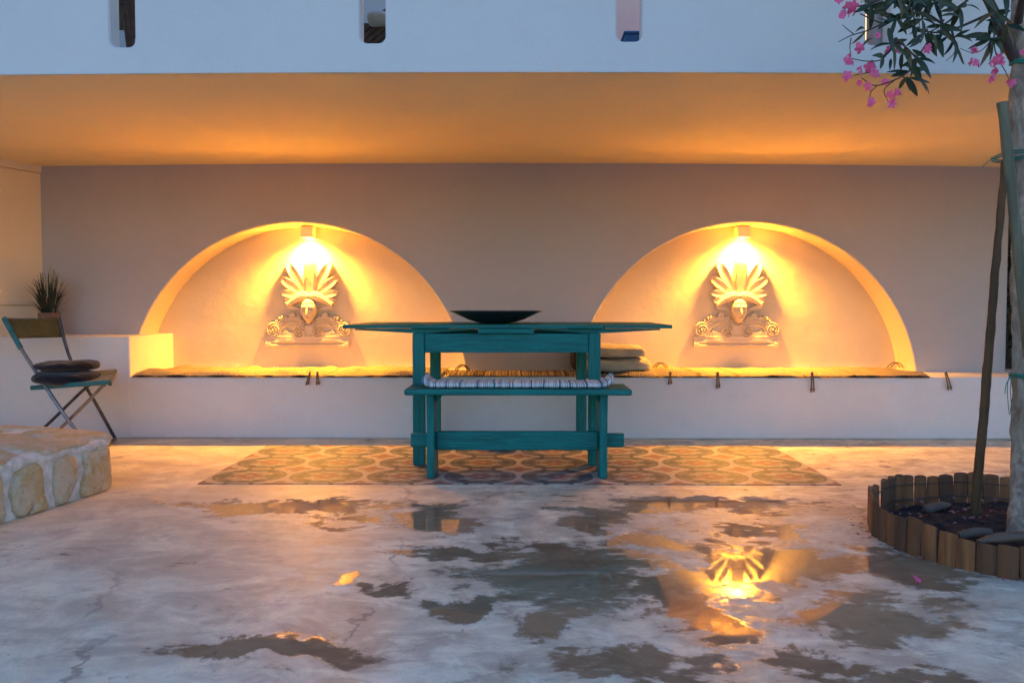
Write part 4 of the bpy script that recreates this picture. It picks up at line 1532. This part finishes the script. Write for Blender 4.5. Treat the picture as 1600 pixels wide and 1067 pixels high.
twig([P(1420, 112, 3.08), P(1405, 122, 3.05), P(1385, 130, 3.03), P(1366, 134, 3.02), P(1346, 122, 3.0)], 0.003, 0.0014)
twig([P(1400, 124, 3.05), P(1382, 140, 3.03), P(1386, 155, 3.03), P(1394, 162, 3.03)], 0.002, 0.001)
twig([P(1370, 134, 3.02), P(1360, 146, 3.01), P(1360, 158, 3.0)], 0.002, 0.001)
twig([P(1366, 112, 3.0), P(1345, 116, 3.0), P(1328, 120, 2.99)], 0.002, 0.001)
twig([P(1330, 60, 2.99), P(1328, 75, 2.98), P(1330, 90, 2.98)], 0.002, 0.001)
twig([P(1487, 52, 3.17), P(1492, 80, 3.15), P(1478, 96, 3.14)], 0.002, 0.001)
twig([P(1560, 20, 3.27), P(1553, 60, 3.24), P(1558, 90, 3.22), P(1570, 110, 3.2), P(1578, 128, 3.2)], 0.003, 0.0012)
twig([P(1552, 60, 3.24), P(1535, 78, 3.21), P(1520, 83, 3.2), P(1500, 76, 3.19)], 0.002, 0.001)
twig([P(1505, -60, 3.2), P(1450, -30, 3.12), P(1400, -12, 3.05), P(1360, 6, 3.0), P(1330, 12, 2.98)], 0.007, 0.002)
twig([P(1480, -100, 3.18), P(1430, -60, 3.0), P(1425, 0, 3.1), P(1430, 40, 3.1)], 0.005, 0.002)
br.build("branches", M['twig'], tree, smooth=70, merge=False)

lm = MB()
def leaf(base, tip, w, bend=0.012):
    base, tip = Vector(base), Vector(tip)
    d = tip - base
    L = d.length
    view = Vector((rnd.uniform(-0.7, 0.7), -1, rnd.uniform(-0.5, 0.8)))
    side_ = d.cross(view)
    if side_.length < 1e-6:
        return
    side_.normalize()
    nrm = side_.cross(d).normalized()
    vs, n = [], 9
    for i in range(n + 1):
        t = i / n
        ww = w * math.sin(PI * min(1, t ** 0.85 * 0.97 + 0.03)) ** 0.8
        c = base + d * t + nrm * (bend * math.sin(t * PI)) + Vector((0, 0, -bend * t * t))
        vs += [c - side_ * ww + nrm * ww * 0.35, c, c + side_ * ww + nrm * ww * 0.35]
    fs = []
    for i in range(n):
        fs += [(3 * i, 3 * i + 1, 3 * i + 4, 3 * i + 3), (3 * i + 1, 3 * i + 2, 3 * i + 5, 3 * i + 4)]
    lm.add(vs, fs)
LEAVES = [((1388, 44), (1395, 80), 5), ((1396, 72), (1397, 112), 5.5), ((1414, 74), (1424, 102), 6), ((1418, 96), (1440, 122), 7),
          ((1410, 82), (1408, 106), 4), ((1458, 54), (1462, 86), 6), ((1464, 54), (1474, 91), 6), ((1427, 40), (1429, 61), 5),
          ((1432, 42), (1438, 64), 6), ((1438, 30), (1402, 52), 7), ((1430, 24), (1390, 28), 7), ((1424, 26), (1408, 16), 6),
          ((1470, 26), (1508, 29), 5), ((1548, 58), (1502, 54), 6), ((1550, 60), (1523, 64), 5), ((1552, 60), (1530, 102), 5),
          ((1550, 62), (1546, 98), 4), ((1556, 56), (1543, 40), 7), ((1560, 70), (1562, 92), 6), ((1416, 120), (1434, 146), 6),
          ((1420, 122), (1454, 130), 5), ((1424, 116), (1440, 118), 6), ((1414, 122), (1404, 139), 4), ((1416, 112), (1384, 112), 3),
          ((1430, 112), (1446, 102), 5), ((1380, 90), (1375, 109), 4), ((1380, 92), (1362, 82), 5), ((1392, 92), (1390, 110), 3),
          ((1352, 47), (1336, 47), 4), ((1352, 50), (1330, 70), 3), ((1346, 10), (1362, 24), 4), ((1486, 60), (1504, 100), 4),
          ((1480, 58), (1468, 70), 4), ((1425, 78), (1448, 88), 4), ((1390, 36), (1368, 28), 4), ((1444, 0), (1430, 26), 6),
          ((1436, -12), (1424, 14), 6), ((1450, -8), (1452, 22), 6), ((1460, -14), (1470, 14), 6), ((1400, -8), (1376, 8), 6),
          ((1392, 2), (1366, 14), 5), ((1410, -6), (1396, 14), 6), ((1372, -8), (1350, 6), 5), ((1480, -10), (1466, 18), 6),
          ((1490, -14), (1484, 16), 5), ((1360, 12), (1384, 2), 5), ((1420, 4), (1448, -2), 6), ((1530, -12), (1560, 20), 6),
          ((1566, -14), (1572, 26), 6), ((1572, 34), (1540, 30), 5), ((1540, 8), (1566, 46), 5), ((1598, -20), (1604, 30), 6),
          ((1577, 60), (1570, 38), 6), ((1395, 66), (1418, 62), 4), ((1440, 62), (1420, 74), 4), ((1364, 60), (1344, 76), 3),
          ((1428, 118), (1448, 142), 4), ((1410, 118), (1422, 142), 3), ((1440, 126), (1452, 148), 3), ((1400, 2), (1420, 20), 6),
          ((1380, 20), (1352, 20), 4), ((1545, 62), (1524, 58), 5), ((1480, 10), (1500, 24), 5), ((1406, 78), (1392, 60), 4)]
for (a, b, w) in LEAVES:
    Y = 2.98 + (a[0] - 1330) / 270 * 0.30 + rnd.uniform(-0.05, 0.05)
    leaf(P(a[0], a[1], Y), P(b[0], b[1], Y + rnd.uniform(-0.05, 0.05)), w * 0.5 / FPX * Y * 1.6, rnd.uniform(0.0, 0.012))
tips = [(1445, 53), (1400, 30), (1430, 18), (1470, 40), (1500, 12), (1420, 112), (1432, 92), (1395, 70), (1555, 20), (1548, 60), (1360, 8), (1400, -6), (1430, 0), (1460, 4), (1572, 40), (1490, 60), (1440, 30), (1420, 8)]
for (u, v) in tips:
    a0_ = rnd.uniform(0, 6.28)
    for k in range(5):
        a_ = a0_ + k * 1.26 + rnd.uniform(-0.4, 0.4)
        L_ = rnd.uniform(22, 40)
        du, dv = math.cos(a_) * L_, math.sin(a_) * L_ * 0.8 + 9
        if v + dv > 125:
            continue
        Y = 2.98 + (u - 1330) / 270 * 0.30 + rnd.uniform(-0.06, 0.06)
        leaf(P(u, v, Y), P(u + du, v + dv, Y + rnd.uniform(-0.08, 0.08)), rnd.uniform(4, 6.2) * 0.5 / FPX * Y * 1.5, rnd.uniform(0, 0.012))
# the rest of the crown, above the picture
cr0 = Vector((1.7, 3.25, 2.62))
for k in range(150):
    a, e = rnd.uniform(0, 2 * PI), rnd.uniform(-0.55, 1.0)
    rr = rnd.uniform(0.25, 1.0) ** 0.6
    ctr = cr0 + Vector((math.cos(a) * 0.75 * rr, math.sin(a) * 0.62 * rr, e * 0.42 * rr))
    if ctr.z < 2.14 + 0.25 * abs(ctr.x - 1.7) and ctr.z < 2.2:
        ctr.z = rnd.uniform(2.2, 2.9)
    if ctr.y > 3.60:
        ctr.y = 3.58
    ax_ = Vector((rnd.gauss(0, 1), rnd.gauss(0, 1), rnd.gauss(0.4, 0.7))).normalized()
    for j in range(rnd.randint(7, 12)):
        dd = (ax_ * 0.6 + Vector((rnd.gauss(0, 1), rnd.gauss(0, 1), rnd.gauss(0, 0.8))).normalized()).normalized()
        L = rnd.uniform(0.06, 0.12)
        tip_ = ctr + dd * L
        tip_.z = max(tip_.z, 2.08)
        leaf(ctr, tip_, rnd.uniform(0.006, 0.010), 0.01)
lm.build("foliage", M['leaf'], tree, smooth=70, merge=False)

# blossoms
def blossom_mesh(seed, opened):
    r = random.Random(seed)
    mm = MB()
    for k in range(5):
        a = 2 * PI * k / 5 + r.uniform(-0.15, 0.15)
        u = Vector((math.cos(a), 0, math.sin(a)))
        n = Vector((0, -1, 0))
        s = u.cross(n)
        vs = []
        for i in range(6):
            t = i / 5
            w = 0.0066 * math.sin(PI * (0.10 + 0.80 * t)) * r.uniform(0.85, 1.1)
            lift = 0.010 * (1 - t) ** 2 * 0 + (0.010 * t * (1 - opened) - 0.004 * t * t) + r.uniform(-0.0012, 0.0012)
            c = u * (0.002 + 0.016 * t * (0.65 + 0.35 * opened)) + n * lift
            vs += [c - s * w, c + n * 0.0015, c + s * w]
        fs = []
        for i in range(5):
            fs += [(3 * i, 3 * i + 1, 3 * i + 4, 3 * i + 3), (3 * i + 1, 3 * i + 2, 3 * i + 5, 3 * i + 4)]
        mm.add(vs, fs)
    mm.tube([(0, 0.010, -0.008), (0, 0.003, -0.002), (0, -0.003, 0)], [0.0015, 0.003, 0.002], 7)
    return mm
protos = [blossom_mesh(s, o).build("blossom", M['petal'], None, smooth=70, merge=False) for s, o in ((1, 1.0), (2, 0.6), (3, 0.2))]
FLW = [(1323, 10), (1318, 20), (1330, 16), (1333, 9), (1326, 22), (1316, 26), (1336, 20), (1310, 0), (1341, 71), (1344, 76), (1327, 88), (1322, 94), (1332, 96), (1326, 97),
       (1360, 100), (1356, 106), (1364, 103), (1343, 108), (1346, 112), (1366, 114), (1370, 118), (1324, 118), (1322, 124), (1342, 130), (1355, 135), (1358, 138),
       (1383, 129), (1390, 148), (1402, 144), (1406, 148), (1398, 150), (1361, 160), (1358, 163), (1394, 162), (1396, 158), (1451, 74), (1449, 78), (1404, 77),
       (1522, 80), (1526, 76), (1524, 98), (1528, 102), (1518, 97), (1547, 100), (1552, 104), (1556, 96), (1562, 92), (1554, 112), (1558, 108), (1566, 98), (1560, 88),
       (1549, 124), (1552, 118), (1577, 128), (1581, 130), (1598, 82), (1371, 56), (1388, 78)]
for i, (u, v) in enumerate(FLW):
    Y = 2.96 + (u - 1310) / 290 * 0.24 + rnd.uniform(-0.03, 0.03)
    pr = protos[i % 3]
    o = pr if i < 3 else pr.copy()
    if i >= 3:
        col.objects.link(o)
    o.parent = tree
    o.matrix_parent_inverse = Matrix.Translation(-tree.location)
    o.location = P(u, v, Y)
    o.rotation_euler = (rnd.uniform(-0.8, 0.8), rnd.uniform(0, 6.28), rnd.uniform(-1.0, 1.0))
    k = rnd.uniform(0.7, 1.1)
    o.scale = (k, k, k)
fo = protos[0].copy()
fo.data = protos[1].data.copy()
col.objects.link(fo)
fo.name = "fallen_blossom"
fo.parent = None
fo.matrix_parent_inverse = Matrix.Identity(4)
q = G(1433, 911, 0)
fo.location = (q.x, q.y, 0.013)
fo.rotation_euler = (-1.1, 0.4, 0.2)
fo.scale = (1.0, 1.0, 1.0)
tag(fo, "single pink blossom lying on the wet concrete near the planter", "flower")

# ties
def tie(name_pts, label, tails=()):
    t = MB()
    for pts, r in name_pts:
        t.tube(pts, r, 7)
    for tl2 in tails:
        t.tube(curve(tl2, 5), 0.0016, 5)
    tag(t.build("plant_tie", M['tie'], smooth=60, merge=False), label, "plant tie", "green ties on the tree")
def loop(c, rx, ry, dz=0.0, n=24):
    return [(c.x + rx * math.cos(2 * PI * k / n), c.y + ry * math.sin(2 * PI * k / n), c.z + dz + 0.002 * math.sin(k)) for k in range(n + 1)]
c1 = P(1592, 99, 3.31)
tie([(loop(c1, 0.030, 0.030, 0.006), 0.004), (loop(c1, 0.030, 0.030, -0.002), 0.004)], "green plastic tie round the upper trunk, the highest of the ties")
c2 = P(1584, 243, 3.24)
tie([(loop(c2, 0.056, 0.115, 0.002), 0.003), (loop(c2, 0.054, 0.113, -0.006), 0.003)], "green plastic tie binding the stake tops to the trunk",
    [[P(1572, 243, 3.13), P(1558, 246, 3.12), P(1545, 252, 3.12), P(1535, 262, 3.12)]])
c3 = P(1596, 586, 3.31)
tie([(loop(c3, 0.040, 0.040, 0.003), 0.004), (loop(c3, 0.040, 0.040, -0.006), 0.003)], "green plastic tie with hanging tails low on the trunk",
    [[P(1582, 588, 3.26), P(1576, 592, 3.25), P(1574, 612, 3.25), P(1577, 648, 3.25)], [P(1582, 588, 3.26), P(1573, 598, 3.25), P(1570, 615, 3.25)], [P(1580, 590, 3.26), P(1579, 610, 3.25), P(1580, 630, 3.25)]])

# ------------------------------------------------------------------ things on the upper terrace, seen through the slots
t = empty("slatted_chair", (-0.70, 4.35, TERR_Z), "dark slatted wooden lounger seen through the second parapet slot from the folding chair", "lounge chair")
def rotbox(m, c, half, ry, rz=0.0):
    mt = Matrix.Translation(c) @ Matrix.Rotation(rz, 4, 'Z') @ Matrix.Rotation(ry, 4, 'Y')
    m.box(tuple(-h for h in half), half, mt)
m = MB()
for k in range(6):
    c = P(586 + 5 * (k - 2), 56 + 7 * (k - 2), 4.3)
    rotbox(m, c, (0.12, 0.010, 0.011), R(-40))
m.build("backrest", M['wicker'], t, smooth=0, merge=False)
m = MB()
rotbox(m, P(585, 64, 4.36), (0.14, 0.012, 0.014), R(50))
for (dx, dy) in ((-0.16, 0), (0.12, 0), (-0.16, 0.4), (0.12, 0.4)):
    m.box((-0.70 + dx, 4.36 + dy, TERR_Z), (-0.67 + dx, 4.39 + dy, TERR_Z + 0.3))
m.box((-0.88, 4.34, TERR_Z + 0.28), (-0.52, 4.80, TERR_Z + 0.31))
m.build("frame", M['wicker'], t, smooth=0, merge=False)
c0 = MB()
pc = P(597, 38, 4.32)
c0.cushion((pc.x, 4.30, pc.z), (0.06, 0.15, 0.022), 0.7, 0.6, 0.02, 28, 14)
tag(c0.build("terrace_cushion", M['white_cloth'], smooth=70), "white cushion on the slatted lounger behind the parapet slot", "cushion")
t = empty("terrace_chair", (-1.80, 4.3, TERR_Z), "dark wooden chair seen through the parapet slot above the folding chair side", "chair")
m = MB()
for (a, b) in (((208, -30), (204, 82)), ((197, -10), (211, 60)), ((196, 20), (204, 82))):
    m.tube([P(*a, 4.28), P(*b, 4.32)], 0.018, 8)
m.build("leg", M['wicker'], t, smooth=50)
m = MB()
p0 = P(205, 10, 4.35)
m.box((p0.x - 0.22, 4.3, p0.z - 0.012), (p0.x + 0.2, 4.7, p0.z + 0.03))
m.build("seat", M['wicker'], t, bevel=0.01)
m = MB()
p0, p1 = P(975, 76, 4.3), P(1008, 58, 4.3)
m.box((p0.x, 4.25, TERR_Z), (p1.x, 4.6, p1.z))
m.box((p0.x - 0.008, 4.242, p1.z), (p1.x + 0.008, 4.608, p1.z + 0.012))
tag(m.build("storage_box", M['blue'], bevel=0.006), "blue painted box standing on the upper terrace behind a parapet slot", "box")

# the lit wall lamp on the upper terrace, its light seen through the right-hand slot
tlx = 2.36
t = empty("terrace_lamp", (tlx, WALL, 2.75), "lit amber lamp strip on the upper terrace, seen through the slot behind the oleander", "wall lamp")
m = MB()
m.box((tlx - 0.06, 5.99, 2.35), (tlx + 0.06, WALL - 0.001, 3.05))
m.build("diffuser", M['lit'], t, bevel=0.01)
ld = bpy.data.lights.new("lamp_light", 'POINT')
ld.energy, ld.color, ld.shadow_soft_size = 6.0, (1.0, 0.52, 0.2), 0.06
lo = bpy.data.objects.new("lamp_light", ld)
col.objects.link(lo)
lo.parent = t
lo.matrix_parent_inverse = Matrix.Translation(-t.location)
lo.location = (tlx - 0.1, 5.5, 2.7)

# dark shrub in the passage beyond the end of the rear wall
sh = empty("shrub", (3.75, 7.0, 0), "dark leafy shrub in the passage beyond the wall end behind the tree", "shrub")
m = MB()
for k in range(5):
    m.tube([(3.75 + 0.05 * math.cos(k), 7.0 + 0.05 * math.sin(k), 0), (3.75 + 0.16 * math.cos(k * 1.3), 7.0 + 0.2 * math.sin(k * 1.3), 1.1)], [0.012, 0.004], 7)
m.build("stems", M['twig'], sh, smooth=60)
lm = MB()
for k in range(420):
    c = Vector((3.75 + rnd.gauss(0, 0.14), 7.0 + rnd.gauss(0, 0.25), rnd.uniform(0.25, 1.4)))
    d = Vector((rnd.gauss(0, 1), rnd.gauss(0, 1), rnd.gauss(0.2, 0.7))).normalized() * rnd.uniform(0.06, 0.11)
    leaf(c, c + d, 0.012)
lm.build("leaves", M['leaf'], sh, smooth=70, merge=False)
